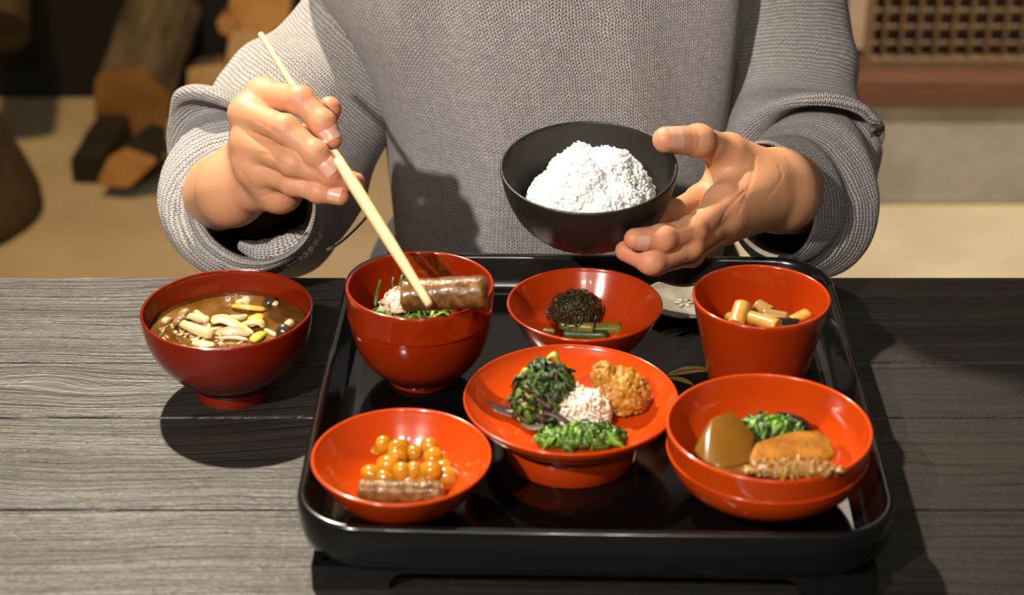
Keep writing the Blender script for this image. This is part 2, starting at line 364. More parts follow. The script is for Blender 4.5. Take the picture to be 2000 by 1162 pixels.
# ------------------------------------------------------------------ firewood
M['bark'] = mat('grey_brown_bark', (.07, .05, .03), .85, col2=(.20, .15, .09), nscale=14, stretch=(3, 3, .6), bump=.006, bscale=60, detail=6)
M['cut'] = mat('cut_wood_face', (.42, .19, .045), .7, col2=(.55, .29, .09), nscale=14, bump=.001, bscale=120)
M['cutpale'] = mat('pale_split_wood', (.45, .27, .11), .7, col2=(.55, .36, .17), nscale=14, bump=.001, bscale=120)
M['char'] = mat('charred_bark', (.012, .010, .008), .8, col2=(.025, .02, .015), nscale=20, bump=.003, bscale=80)
M['stump'] = mat('dark_stump_bark', (.045, .03, .012), .85, col2=(.085, .057, .026), nscale=9, bump=.006, bscale=40, stretch=(2, 2, .7))
def firewood(label, a, b, poly, side, face, grp='split firewood by the back wall', name='firewood_log', twist=0):
    """a,b: axis end points (a = the visible cut end); poly: cross-section (2D, metres) -> side mesh + two cut_face parts"""
    a, b = Vector(a), Vector(b); t = (b-a).normalized(); x = t.cross(Vector((0, 0, 1))).normalized(); y = x.cross(t)
    P = []
    for i in range(len(poly)):           # round the corners
        p0, p1, p2 = [Vector(poly[(i+k) % len(poly)]) for k in (-1, 0, 1)]
        P += [p1.lerp(p0, .18), p1*.94+(p0+p2)*.03, p1.lerp(p2, .18)]
    n = len(P); V = []; F = []; rows = 9
    ln = (b-a).length
    for r_ in range(rows):
        f = r_/(rows-1)
        for k, p in enumerate(P):
            wv = 1+.07*noise.noise(Vector((p.x*25+ln*9, p.y*25, f*3)))
            V.append((p.x*wv, p.y*wv, f*ln))
    for r_ in range(rows-1):
        for k in range(n):
            j = (k+1) % n; F.append((r_*n+k, r_*n+j, (r_+1)*n+j, (r_+1)*n+k))
    root = empty(name, a)
    root.matrix_world = Matrix.Translation(a) @ Matrix((x, y, t)).transposed().to_4x4()
    tag(root, label, 'firewood', grp)
    link('bark', mesh_from(V, F), side, root)
    for end in (0, rows-1):
        ring = V[end*n:(end+1)*n]; c_ = (0, 0, end/(rows-1)*ln+(-.004 if end == 0 else .004))
        VV = list(ring)+[c_]; FF = [((k+1) % n, k, n) if end == 0 else (k, (k+1) % n, n) for k in range(n)]
        link('cut_face', mesh_from(VV, FF), face, root, smooth=False)
    return root
def circ(r, n=9, s=1.0, ph=.2): return [(r*math.cos(2*math.pi*i/n+ph)*s, r*math.sin(2*math.pi*i/n+ph)) for i in range(n)]
firewood('thick round log leaning with its orange cut end facing the room', at(258, 205, 3.40), at(360, -70, 3.72), [(-.078, -.03), (-.03, -.088), (.05, -.078), (.078, .02), (.03, .088), (-.055, .07)], M['bark'], M['cut'])
firewood('small split wedge lying lowest on the floor with bright orange end', at(248, 330, 3.20), at(300, 282, 3.34), [(-.058, -.032), (.0, -.036), (.058, .02), (.0, .04), (-.03, .02)], M['char'], M['cut'])
firewood('black charred billet leaning under the thick round log', at(172, 338, 3.28), at(225, 250, 3.44), [(-.03, -.03), (.03, -.03), (.03, .03), (-.03, .03)], M['char'], M['char'])
firewood('split log with rounded orange end at the top beside the sleeve', at(508, 4, 3.42), at(530, -30, 3.60), circ(.062, 8, .95), M['cutpale'], M['cut'])
firewood('reddish narrow log end wedged between two bigger logs', at(448, 48, 3.50), at(455, 30, 3.60), circ(.024, 7), M['bark'], M['cut'])
firewood('pale split log under the rounded orange one beside the sleeve', at(486, 122, 3.42), at(500, 95, 3.58), [(-.05, -.05), (.05, -.06), (.06, .05), (-.03, .06)], M['cutpale'], M['cutpale'])
firewood('brown split log half hidden behind the raised sleeve', at(400, 185, 3.44), at(412, 165, 3.56), [(-.03, -.07), (.05, -.05), (.05, .06), (-.03, .05)], M['bark'], M['cutpale'])
firewood('dull brown split log lowest beside the raised sleeve', at(375, 275, 3.28), at(392, 245, 3.42), [(-.05, -.05), (.06, -.045), (.04, .045), (-.04, .04)], M['bark'], M['cutpale'])
firewood('big rounded log end at the upper left corner', at(2, 62, 3.25), at(-10, -330, 3.40), circ(.075, 10, .7), M['stump'], M['stump'])
st = lathe('tree_stump', [(0, 0), (.17, 0), (.18, .03), (.165, .07), (.145, .12), (.125, .17), (.105, .20), (.09, .215), (0, .22)], M['stump'], seg=40)
me = st.data
for v in me.vertices:
    k = 1+.10*noise.noise(Vector((v.co.x*8, v.co.y*8, v.co.z*5))); v.co.x *= k; v.co.y *= k
p_ = onz(-55, 425, 0); st.location = (p_.x-.050, p_.y, 0); tag(st, 'big dark brown stump at the far left edge on the floor', 'stump')

# ------------------------------------------------------------------ table
table = empty('table', (0, .8, 0)); tag(table, 'long table of dark charred wooden planks under the tray', 'table')
edges = [1.274, onz(100, 708, TT).y, onz(0, 815, TT).y, onz(0, 995, TT).y, onz(0, 995, TT).y-.205, onz(0, 995, TT).y-.40]
for i in range(5):
    y1, y0 = edges[i]-.0006, edges[i+1]+.0006
    if i == 1: y1 += .0004
    bm = bmesh.new(); box_bm(bm, -1.25, 1.25, y0-.8, y1-.8, TT-.045, TT, .0016, 2)
    bm_obj('plank', bm, M['plank'], table, smooth=False)
for x in (-1.1, 1.1):
    for y in (.62, 1.20):
        bm = bmesh.new(); box_bm(bm, x-.035, x+.035, y-.835, y-.765, 0, TT-.045, .003); bm_obj('leg', bm, M['plank'], table, smooth=False)
# the worn bright chips along the back edge and the ridge lines are in the wood itself

# ------------------------------------------------------------------ tray
TR = Vector((.0517, 1.036, TT)); TROT = R(-1.5)
TF = .025                        # inside floor of the tray above the table
tray = empty('serving_tray', TR, TROT); tag(tray, 'black lacquered square serving tray with raised rim on the table', 'tray')
def rrect(hw, hd, r, bow, n=14, m=16):
    """rounded rectangle outline with gently bowed sides"""
    pts = []
    cs = [(hw-r, hd-r, 0), (-hw+r, hd-r, 90), (-hw+r, -hd+r, 180), (hw-r, -hd+r, 270)]
    for ci, (cx, cy, a0) in enumerate(cs):
        for k in range(n+1):
            a = R(a0+90*k/n); pts.append((cx+r*math.cos(a), cy+r*math.sin(a)))
        nx, ny, na = cs[(ci+1) % 4]
        p, q = pts[-1], (nx+r*math.cos(R(na)), ny+r*math.sin(R(na)))
        for k in range(1, m): f = k/m; pts.append((p[0]+(q[0]-p[0])*f, p[1]+(q[1]-p[1])*f))
    out = []
    for x, y in pts:
        fx = max(0, 1-(x/hw)**2); fy = max(0, 1-(y/hd)**2)
        out.append((x+bow*fy*(1 if x > 0 else -1)*min(1, abs(x)/(hw*.6)), y+bow*fx*(1 if y > 0 else -1)*min(1, abs(y)/(hd*.6))))
    return out
def ring_loft(name, rings, mats, parent, closed=False):
    V = []; F = []; n = len(rings[0][0])
    for pts, z in rings: V += [(x, y, z) for x, y in pts]
    for i in range(len(rings)-1):
        for k in range(n):
            j = (k+1) % n; F.append((i*n+k, i*n+j, (i+1)*n+j, (i+1)*n+k))
    return link(name, mesh_from(V, F), mats, parent)
HW, HD = .1735, .1765
def rr(inset, z): return (rrect(HW-inset, HD-inset, max(.008, .040-inset*.8), .0022), z)
wall_prof = [(.030, .0165), (.012, .0165), (.0065, .0185), (.0030, .0235), (.0010, .031), (.0004, .040), (.0002, .0465), (.0006, .0485), (.0016, .0498), (.003, .0503),
             (.0044, .0500), (.0056, .0489), (.0064, .0472), (.0105, .0345), (.0130, .0288), (.0150, .0265), (.0170, .0258), (.0174, .0251), (.021, .0250)]
ring_loft('rim_wall', [rr(i, z) for i, z in wall_prof], M['tray'], tray)
pts, z = rr(.0205, .02502)
n_ = len(pts); link('tray_floor', mesh_from([(x, y, .02502) for x, y in pts]+[(x, y, .0168) for x, y in pts], [tuple(range(n_)), tuple(range(n_, 2*n_))[::-1]]), M['tray_floor'], tray, smooth=False)
# four foot panels with a cut-out
def foot_panel(w_, rot, off):
    """board with a rounded opening along its lower edge"""
    h = .0165; op = w_-.045; pts_ = [(-w_, 0), (-op, 0)]
    for k in range(7): a = R(180-90*k/6); pts_.append((-op+.010+.010*math.cos(a), .0025+.010*math.sin(a)))
    for k in range(7): a = R(90-90*k/6); pts_.append((op-.010+.010*math.cos(a), .0025+.010*math.sin(a)))
    pts_ += [(op, 0), (w_, 0), (w_, h), (-w_, h)]
    bm = bmesh.new(); vs = [bm.verts.new((x, -.003, z)) for x, z in pts_]; f = bm.faces.new(vs)
    ex = bmesh.ops.extrude_face_region(bm, geom=[f])
    for v in [q for q in ex['geom'] if isinstance(q, bmesh.types.BMVert)]: v.co.y = .003
    bmesh.ops.recalc_face_normals(bm, faces=bm.faces)
    bmesh.ops.transform(bm, matrix=Matrix.Rotation(rot, 4, 'Z') @ Matrix.Translation((0, -off, 0)), verts=bm.verts)
    bm_obj('foot_panel', bm, M['tray'], tray, smooth=False)
foot_panel(HW-.0095, 0, HD-.0125); foot_panel(HW-.0095, math.pi, HD-.0125)
foot_panel(HD-.0155, math.pi/2, HW-.0125); foot_panel(HD-.0155, -math.pi/2, HW-.0125)
# flat print on the tray: gold leaf and faint dark leaves
def leaf_print(px, py, ln, wd, ang, m, name='leaf_motif'):
    c = onz(px, py, TT+TF+.0002); V = []; F = []
    for i in range(13):
        t = i/12; hw_ = wd*math.sin(math.pi*t)**.8*(1-.3*t); x = (t-.5)*ln; y = .12*ln*math.sin(math.pi*t)
        V += [(x, y+hw_, 0), (x, y+hw_*.12, 0), (x, y-hw_*.12, 0), (x, y-hw_, 0)]
    for i in range(12):
        F.append((i*4+1, i*4, i*4+4, i*4+5)); F.append((i*4+3, i*4+2, i*4+6, i*4+7))
    o = link(name, mesh_from(V, F), m, tray, smooth=False)
    l = Matrix.Rotation(-TROT, 4, 'Z') @ (c-TR); o.location = l; o.rotation_euler.z = ang
    return o
lp = leaf_print(1352, 728, .036, .0055, R(12), M['gold']); lp['label'] = 'gold painted leaf on the tray floor'
leaf_print(1330, 745, .020, .003, R(-30), M['gold'])
leaf_print(1320, 655, .040, .006, R(35), M['gold_dim']); leaf_print(1345, 670, .035, .005, R(70), M['gold_dim'])
leaf_print(1290, 840, .040, .006, R(15), M['gold_dim'])

# ------------------------------------------------------------------ bowls
def bowl(name, label, cat, group, loc, Rm, h, outer, inner, rf, hf, m, wallt=.0022, foot_top=None, rimlip=.0012):
    """outer/inner: lists of (r/R, z/h) from the bottom up; foot is a part"""
    root = empty(name, loc); tag(root, label, cat, group)
    oc = spline([(r*Rm, z*h) for r, z in outer], 40)
    ic = spline([(r*Rm, z*h) for r, z in inner], 32)
    prof = [(0, oc[0][1])]+[tuple(p) for p in oc]
    ro, zo = oc[-1]; ri, zi = ic[-1]
    mid = ((ro+ri)/2, max(zo, zi)+rimlip)
    prof += [(ro*.75+mid[0]*.25, zo+rimlip*.6), mid, (ri*.75+mid[0]*.25, zi+rimlip*.6)]
    prof += [tuple(p) for p in ic[::-1]]
    if ic[0][0] > 1e-6: prof.append((0, ic[0][1]))
    lathe('bowl_body', prof, m, root)
    if hf > 0:
        ft = foot_top or rf
        lathe('foot', [(rf-.004, .0025), (rf-.0032, .0003), (rf-.002, 0), (rf-.0006, 0), (rf, .0006), (rf+(ft-rf)*.6, hf*.7), (ft, hf+.0006), (ft*.6, hf+.001), (0, hf+.001)], m, root)
    return root
FZ = TT+TF
def base(px, py, h):      # centre of a bowl on a plane from its rim centre pixel and rim height
    p = onz(px, py, h); return p
BG = 'red lacquer bowls of the meal'
# A soup bowl on the table
hA, RA = .065, .0583; pA = onz(443, 603, TT+hA); LA = Vector((pA.x, pA.y, TT))
bowl('soup_bowl', 'deep red soup bowl on a tall foot standing on the bare table', 'bowl', BG, LA, RA, hA,
     [(.40, .185), (.47, .20), (.66, .31), (.82, .47), (.92, .64), (.975, .82), (.995, 1)],
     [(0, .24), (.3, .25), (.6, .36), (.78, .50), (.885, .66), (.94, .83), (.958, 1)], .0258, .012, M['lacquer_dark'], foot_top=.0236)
# B tall bowl with a ring
hB, RB = .0694, .0489; pB = onz(820, 557, FZ+hB); LB = Vector((pB.x, pB.y, FZ))
bowl('ringed_bowl', 'tall red bowl with a raised ring at the back left of the tray', 'bowl', BG, LB, RB, hB,
     [(.42, .075), (.5, .09), (.68, .17), (.83, .31), (.915, .47), (.962, .63), (.972, .705), (.976, .715), (.990, .722), (.992, .735), (.990, .80), (.994, .9), (1, 1)],
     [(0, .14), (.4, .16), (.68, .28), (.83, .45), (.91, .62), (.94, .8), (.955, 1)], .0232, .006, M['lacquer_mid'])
# C shallow bowl at the back
hC, RC = .042, .0529; pC = onz(1142, 593, FZ+hC); LC = Vector((pC.x, pC.y, FZ))
bowl('shallow_bowl', 'shallow red bowl with dark seaweed at the middle back of the tray', 'bowl', BG, LC, RC, hC,
     [(.36, .13), (.45, .155), (.63, .32), (.78, .52), (.90, .76), (1, 1)],
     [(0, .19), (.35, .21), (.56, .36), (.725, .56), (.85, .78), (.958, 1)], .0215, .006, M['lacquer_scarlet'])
# D tapered cup
hD, RD = .0625, .0454; pD = onz(1487, 579, FZ+hD); LD = Vector((pD.x, pD.y, FZ))
bowl('tapered_cup', 'tapered red cup without foot at the back right of the tray', 'cup', BG, LD, RD, hD,
     [(.62, .0), (.68, .012), (.715, .05), (.76, .2), (.835, .45), (.92, .73), (1, 1)],
     [(0, .10), (.5, .10), (.64, .14), (.71, .26), (.79, .48), (.875, .74), (.95, 1)], .03, 0, M['lacquer_scarlet'])
# E footed plate
hE, RE = .040, .0667; pE = onz(1115, 777, FZ+hE); LE = Vector((pE.x, pE.y, FZ))
bowl('footed_plate', 'wide orange red plate on a drum foot in the centre of the tray', 'plate', BG, LE, RE, hE,
     [(.55, .52), (.66, .535), (.76, .60), (.88, .74), (.96, .88), (1, 1)],
     [(0, .60), (.4, .605), (.6, .63), (.76, .70), (.89, .84), (.98, 1)], .0415, .0212, M['lacquer_red'], foot_top=.0445)
# F front left
hF, RF = .039, .0533; pF = onz(784, 890, FZ+hF); LF = Vector((pF.x, pF.y, FZ))
bowl('shallow_bowl', 'shallow orange red bowl of beans at the front left of the tray', 'bowl', BG, LF, RF, hF,
     [(.34, .13), (.44, .15), (.63, .30), (.78, .50), (.90, .75), (1, 1)],
     [(0, .19), (.35, .21), (.56, .34), (.725, .54), (.85, .77), (.958, 1)], .021, .006, M['lacquer_red'])
# G front right
hG, RG = .0505, .0610; pG = onz(1502, 832, FZ+hG); LG = Vector((pG.x, pG.y, FZ))
bowl('ringed_bowl', 'wide red bowl with a raised ring at the front right of the tray', 'bowl', BG, LG, RG, hG,
     [(.36, .09), (.5, .12), (.72, .23), (.88, .40), (.955, .56), (.982, .67), (.988, .70), (.986, .712), (.978, .722), (.980, .76), (.988, .87), (1, 1)],
     [(0, .15), (.4, .17), (.66, .27), (.83, .45), (.92, .66), (.95, .84), (.965, 1)], .0225, .006, M['lacquer_red'])
# small ceramic dish at the back
pI = onz(1337, 586, FZ+.006); LI = Vector((pI.x, pI.y, FZ))
dish = empty('small_dish', LI); tag(dish, 'tiny pale grey ceramic dish with embossed flower behind the bowls', 'dish')
lathe('dish_body', [(0, 0), (.016, 0), (.020, .0012), (.0295, .0066), (.0302, .0078), (.0295, .0086), (.028, .0082), (.020, .0045), (.012, .0036), (0, .0034)], M['ceramic'], dish, 64)
M['ceramic_pale'] = mat('pale_relief', (.22, .20, .16), .5)
for k in range(6):
    a = k*math.pi/3; bm = bmesh.new(); bmesh.ops.create_icosphere(bm, subdivisions=2, radius=1)
    bmesh.ops.transform(bm, matrix=Matrix.Translation((.0045*math.cos(a), .0045*math.sin(a), .0038)) @ Matrix.Rotation(a, 4, 'Z') @ Matrix.Diagonal((.003, .0018, .0009, 1)), verts=bm.verts)
    bm_obj('embossed_petal', bm, M['ceramic_pale'], dish)

# H rice bowl held in the hand
RH, hH = .0612, .056; ZH = 1.262
rimH = at(1150, 326, ZH); RX, RY = R(8.0), R(-1.2)
rotH = Matrix.Rotation(RY, 4, 'Y') @ Matrix.Rotation(RX, 4, 'X')
rice_bowl = empty('rice_bowl'); tag(rice_bowl, 'black rice bowl held up in the hand above the tray', 'bowl')
rice_bowl.matrix_world = Matrix.Translation(rimH - (rotH @ Vector((0, 0, hH)))) @ rotH
oc = spline([(.34*RH, .055*hH), (.46*RH, .07*hH), (.66*RH, .20*hH), (.83*RH, .42*hH), (.94*RH, .70*hH), (.995*RH, 1*hH)], 40)
ic = spline([(0, .13*hH), (.35*RH, .15*hH), (.62*RH, .28*hH), (.79*RH, .48*hH), (.90*RH, .73*hH), (.955*RH, 1*hH)], 32)
prof = [(0, oc[0][1])]+[tuple(p) for p in oc]+[(.992*RH, hH+.0010), (.975*RH, hH+.0016), (.962*RH, hH+.0010)]+[tuple(p) for p in ic[::-1]]
rb = lathe('bowl_body', prof, M['rice_bowl'], rice_bowl, 144)
for v in rb.data.vertices:      # hand-turned flutes on the lower outside
    r_ = math.hypot(v.co.x, v.co.y); t = v.co.z/hH
    if .08 < t < .62:
        ro = np.interp(v.co.z, oc[:, 1], oc[:, 0])
        if r_ > ro-.0008:
            k = 1+.006*math.sin(36*math.atan2(v.co.y, v.co.x))*min(1, (.62-t)/.25); v.co.x *= k; v.co.y *= k
lathe('foot', [(.018, .002), (.019, 0), (.0215, 0), (.0222, .0006), (.0215, .0045), (.012, .005), (0, .005)], M['rice_bowl'], rice_bowl, 96)

# rice
def rice_mesh():
    rnd = random.Random(3); V = []; F = []
    ico = bmesh.new(); bmesh.ops.create_icosphere(ico, subdivisions=1, radius=1)
    iv = [v.co.copy() for v in ico.verts]; iff = [[v.index for v in f.verts] for f in ico.faces]; ico.free()
    def top(x, y):      # mound height above bowl bottom
        r_ = math.hypot(x-.002, y+.002)/.046
        if r_ > 1: return -1
        return max(.018, .022+.040*(1-r_**3.0)+.011*noise.noise(Vector((x*45, y*45, 2)))+.006*noise.noise(Vector((x*110, y*110, 7))))
    cnt = 0
    while cnt < 3600:
        a = rnd.uniform(0, 6.283); rr_ = .0455*math.sqrt(rnd.random()); x = .002+rr_*math.cos(a); y = -.004+rr_*math.sin(a)
        t = top(x, y)
        if t < 0: continue
        z = max(t-rnd.random()**2*.0035, float(np.interp(math.hypot(x, y), ic[:, 0], ic[:, 1]))+.0012)
        q = Matrix.Rotation(rnd.uniform(0, 6.28), 3, 'Z') @ Matrix.Rotation(rnd.gauss(0, .45), 3, 'Y') @ Matrix.Rotation(rnd.uniform(0, 6), 3, 'X')
        s = rnd.uniform(.85, 1.15); D = Matrix.Diagonal((.0034*s, .00165*s, .00155*s)); o_ = len(V)
        for p in iv: V.append(q @ (D @ p)+Vector((x, y, z)))
        F += [[i+o_ for i in f] for f in iff]; cnt += 1
    # core of packed rice under the grains
    n = 28; o_ = len(V)
    for i in range(n+1):
        for j in range(n+1):
            q = i/n*.0435; x = .002+q*math.cos(j/n*6.2832); y = -.004+q*math.sin(j/n*6.2832); t = top(x, y); V.append(Vector((x, y, max(t-.0022, .018))))
    for i in range(n):
        for j in range(n): F.append([o_+i*(n+1)+j, o_+(i+1)*(n+1)+j, o_+(i+1)*(n+1)+j+1, o_+i*(n+1)+j+1])
    return mesh_from(V, F)
rice = link('cooked_rice', rice_mesh(), M['rice']); rice.matrix_world = rice_bowl.matrix_world.copy()
tag(rice, 'mound of steamed white rice in the black bowl', 'rice', kind='stuff')

# ------------------------------------------------------------------ food
F_ = {}
F_['amber'] = mat('amber_bean', (.34, .12, .004), .2, col2=(.48, .205, .010), nscale=70, spec=.3, coat=.6, coat_rough=.08)
F_['roll'] = mat('glazed_brown_roll', (.075, .030, .004), .26, col2=(.20, .10, .030), nscale=170, spec=.25, coat=.35, coat_rough=.05, bump=.0006, bscale=500)
F_['soup'] = mat('murky_broth', (.065, .025, .003), .05, col2=(.17, .085, .022), nscale=38, spec=.5, sss=.2, sss_r=(1, .6, .2), sss_s=.006, bump=.0006, bscale=120, detail=6)
F_['mush'] = mat('mushroom_stem', (.56, .38, .15), .3, col2=(.66, .50, .25), nscale=90, coat=.5, sss=.3, sss_s=.002)
F_['cap'] = mat('mushroom_cap', (.22, .13, .055), .3, col2=(.33, .21, .10), nscale=150, coat=.5)
F_['darkcap'] = mat('dark_mushroom_cap', (.030, .020, .012), .25, col2=(.06, .04, .022), nscale=150, coat=.5)
F_['carrot'] = mat('carrot', (.62, .25, .02), .28, col2=(.70, .33, .04), nscale=90, coat=.5, sss=.2)
F_['yellow'] = mat('yellow_squash', (.68, .38, .03), .28, col2=(.74, .46, .06), nscale=90, coat=.5, sss=.2)
F_['daikon'] = mat('translucent_radish', (.58, .42, .17), .25, col2=(.66, .51, .25), nscale=60, coat=.5, sss=.4, sss_s=.003)
F_['konjac'] = mat('grey_translucent_slice', (.36, .26, .12), .25, col2=(.44, .33, .17), nscale=150, coat=.5, bump=.0004, bscale=600, sss=.3)
F_['scal'] = mat('yellow_green_leek', (.42, .42, .03), .25, col2=(.55, .50, .08), nscale=80, coat=.6, sss=.2)
F_['g_dark'] = mat('dark_green_leaf', (.014, .032, .005), .42, col2=(.04, .075, .016), nscale=200, coat=.12)
F_['g_mid'] = mat('green_leaf', (.035, .095, .008), .42, col2=(.085, .17, .022), nscale=200, coat=.12)
F_['g_bright'] = mat('bright_green_leaf', (.075, .20, .008), .42, col2=(.13, .28, .016), nscale=200, coat=.12)
F_['g_yel'] = mat('yellow_green_stem', (.26, .34, .05), .42, col2=(.36, .44, .09), nscale=200, coat=.12)
F_['purple'] = mat('purple_leaf', (.055, .030, .026), .42, col2=(.10, .058, .05), nscale=200, coat=.12)
F_['stalk_grey'] = mat('grey_leaf_stalk', (.16, .105, .075), .45, col2=(.26, .19, .13), nscale=200)
F_['pink'] = mat('pinkish_shred', (.84, .58, .40), .4, col2=(.88, .68, .50), nscale=200, sss=.3, sss_s=.002)
F_['white'] = mat('white_shred', (.92, .80, .64), .4, col2=(.94, .86, .72), nscale=200, sss=.3, sss_s=.002)
F_['orange'] = mat('orange_mash', (.32, .125, .006), .45, col2=(.44, .20, .015), nscale=220, coat=.2, sss=.2, sss_s=.002, bump=.0007, bscale=500)
F_['brown'] = mat('brown_bit', (.20, .095, .022), .4, col2=(.30, .15, .04), nscale=200, coat=.3)
F_['seaweed'] = mat('brown_seaweed', (.022, .016, .005), .25, col2=(.05, .036, .012), nscale=200, coat=.5)
F_['fuki'] = mat('olive_stem', (.09, .085, .010), .28, col2=(.16, .14, .02), nscale=80, coat=.5, sss=.2, sss_s=.002)
F_['stalk'] = mat('yellow_brown_stalk', (.40, .19, .03), .3, col2=(.48, .26, .055), nscale=60, coat=.5, sss=.2, sss_s=.002)
F_['stalk_d'] = mat('brown_stalk', (.22, .12, .025), .3, col2=(.30, .17, .04), nscale=60, coat=.5)
F_['taro'] = mat('simmered_brown_chunk', (.135, .056, .005), .28, col2=(.17, .075, .008), nscale=25, spec=.25, coat=.2, coat_rough=.12, sss=.2, sss_r=(1, .5, .15), sss_s=.004)
F_['fried'] = mat('glazed_fried_tofu', (.24, .085, .005), .34, col2=(.38, .15, .014), nscale=70, coat=.3, bump=.0008, bscale=250, sss=.2)
F_['eggplant'] = mat('dark_eggplant', (.008, .006, .006), .15, col2=(.014, .010, .009), nscale=60, coat=.6)
F_['flake'] = mat('golden_flake', (.42, .22, .06), .35, col2=(.62, .42, .20), nscale=200, coat=.3)

def blob_mesh(rx, ry, rz, amp=.1, fs=3.0, sub=4, seed=0, power=1.0, flat_base=None, amp2=0, fs2=9):
    bm = bmesh.new(); bmesh.ops.create_icosphere(bm, subdivisions=sub, radius=1)
    for v in bm.verts:
        d = v.co.normalized(); q = d*fs+Vector((seed*3.1, seed*1.7, 0))
        k = 1+amp*noise.noise(q)+amp2*noise.noise(d*fs2+Vector((0, seed, 3)))
        if power != 1:
            m_ = max(abs(d.x), abs(d.y), abs(d.z)); k *= 1+(1/m_-1)*(1-power)
        v.co = Vector((d.x*rx*k, d.y*ry*k, d.z*rz*k))
        if flat_base is not None and v.co.z < flat_base: v.co.z = flat_base+(v.co.z-flat_base)*.15
    me = bpy.data.meshes.new('blob'); bm.to_mesh(me); bm.free(); return me
def thing(name, me, m, label, cat, loc=None, rot=(0, 0, 0), group=None, kind=None):
    o = link(name, me, m)
    if loc is None: recenter(o)
    else: o.location = loc; o.rotation_euler = rot
    return tag(o, label, cat, group, kind)
def strips(center, rad, n, length, width, mats, weights, seed=0, thick=.25, lay=.75, lift=0, curl=.6, hemi=True, core=None, shape=None, twist=.5):
    """heap of curved strips lying over an ellipsoid mound; returns mesh with material slots"""
    rnd = random.Random(seed); V = []; F = []; MI = []
    C_ = Vector(center); rx, ry, rz = rad
    for s in range(n):
        while True:
            d = Vector((rnd.gauss(0, 1), rnd.gauss(0, 1), rnd.gauss(0, 1))).normalized()
            if not hemi or d.z > -.12: break
        sc = 1-(1-lay)*rnd.random()**1.5
        kk = 1+.16*noise.noise(d*2.2+Vector((seed, 0, 0)))
        p = Vector((d.x*rx, d.y*ry, d.z*rz))*sc*kk
        nrm = Vector((d.x/rx, d.y/ry, d.z/rz)).normalized()
        t = nrm.cross(Vector((rnd.gauss(0, 1), rnd.gauss(0, 1), rnd.gauss(0, 1)))).normalized()
        t = (t+nrm*rnd.gauss(0, lift)).normalized()
        L_ = length*rnd.uniform(.6, 1.4); W_ = width*rnd.uniform(.6, 1.4); k = 5
        cv = rnd.gauss(curl, .35); side = rnd.gauss(0, .35); o_ = len(V); b = t.cross(nrm).normalized(); tw = rnd.gauss(0, twist)
        for i in range(k+1):
            f = i/k-.5
            q = p+t*(f*L_)-nrm*(cv*L_*f*f*1.6)+b*(side*L_*f*f)
            wd = W_*(1-(abs(f)*2)**3*.7); bb = (b*math.cos(tw*f*3)+nrm*math.sin(tw*f*3)); nn = bb.cross(t)
            th = W_*thick
            for (x, y) in ((1, 0), (0, 1), (-1, 0), (0, -1)): V.append(C_+q+bb*(x*wd/2)+nn*(y*th/2))
        for i in range(k):
            for c in range(4):
                c2 = (c+1) % 4; F.append((o_+i*4+c, o_+i*4+c2, o_+(i+1)*4+c2, o_+(i+1)*4+c))
        F.append((o_+3, o_+2, o_+1, o_)); F.append((o_+k*4, o_+k*4+1, o_+k*4+2, o_+k*4+3))
        MI += [rnd.choices(range(len(weights)), weights)[0]]*(k*4+2)
    if core is not None:
        cm = bmesh.new(); bmesh.ops.create_icosphere(cm, subdivisions=3, radius=1); o_ = len(V)
        for v in cm.verts:
            d = v.co.normalized(); kk = (1+.16*noise.noise(d*2.2+Vector((seed, 0, 0))))*.86; z = d.z*rz*kk
            V.append(C_+Vector((d.x*rx*kk, d.y*ry*kk, max(z, -.15*rz))))
        for f in cm.faces: F.append(tuple(o_+v.index for v in f.verts)); MI.append(core)
        cm.free()
    me = mesh_from(V, F); me.polygons.foreach_set('material_index', MI); return me

# --- soup (A)
zs = TT+hA-.0150
soup = lathe('miso_broth', [(0, -.004), (RA*.915, -.004), (RA*.918, 0), (RA*.905, .0004), (RA*.6, 0), (RA*.3, 0), (0, 0)], F_['soup']); soup.location = (LA.x, LA.y, zs)
tag(soup, 'cloudy brown broth filling the deep red soup bowl', 'soup')
def z6(x, y): return (250+x/2.64, 480+y/2.64)
def soupt(name, pts, rads, m, label, cat, flat=1.0, dz=.001, grp=None, seg=14):
    P = [onz(*z6(x, y), zs+dz+(d[0] if d else 0)) for x, y, *d in pts]
    n = max(9, len(P)*4); S = spline(P, n); rs = spline([(r,) for r in rads], n)[:, 0]; e = rounded_rads(n, 1, 1, .14)
    return thing(name, tube_mesh(S, [a*b for a, b in zip(rs, e)], seg, flat), m, label, cat, group=grp)
def mushroom(cap, stem_end, r_cap, r_stem, label, capm, bend=(0, 0), dz=.001):
    p0 = onz(*z6(*cap), zs+dz+.0015); p1 = onz(*z6(*stem_end), zs+dz)
    root = empty('mushroom', (p0.x, p0.y, zs)); tag(root, label, 'mushroom', 'mushrooms in the soup'); bpy.context.view_layer.update()
    inv = Matrix.Translation(-Vector((p0.x, p0.y, zs)))
    mid = (p0+p1)/2+Vector((bend[0], bend[1], .001)); S = spline([p0, mid, p1], 10)
    me = tube_mesh([inv @ Vector(q) for q in S], [r_stem*(.8+.5*(i/9))*(.5 if i == 9 else 1) for i in range(10)], 12)
    link('stem', me, F_['mush'], root)
    t = (p0-p1).normalized()
    bm = bmesh.new(); bmesh.ops.create_uvsphere(bm, u_segments=20, v_segments=12, radius=1)
    for v in bm.verts:
        if v.co.z < 0: v.co.z *= .25
    bmesh.ops.scale(bm, vec=(r_cap, r_cap, r_cap*.75), verts=bm.verts)
    t2 = (t+Vector((0, 0, .7))).normalized()
    bmesh.ops.transform(bm, matrix=Matrix.Translation(inv @ p0) @ t2.to_track_quat('Z', 'Y').to_matrix().to_4x4(), verts=bm.verts)
    bm_obj('cap', bm, capm, root); return root
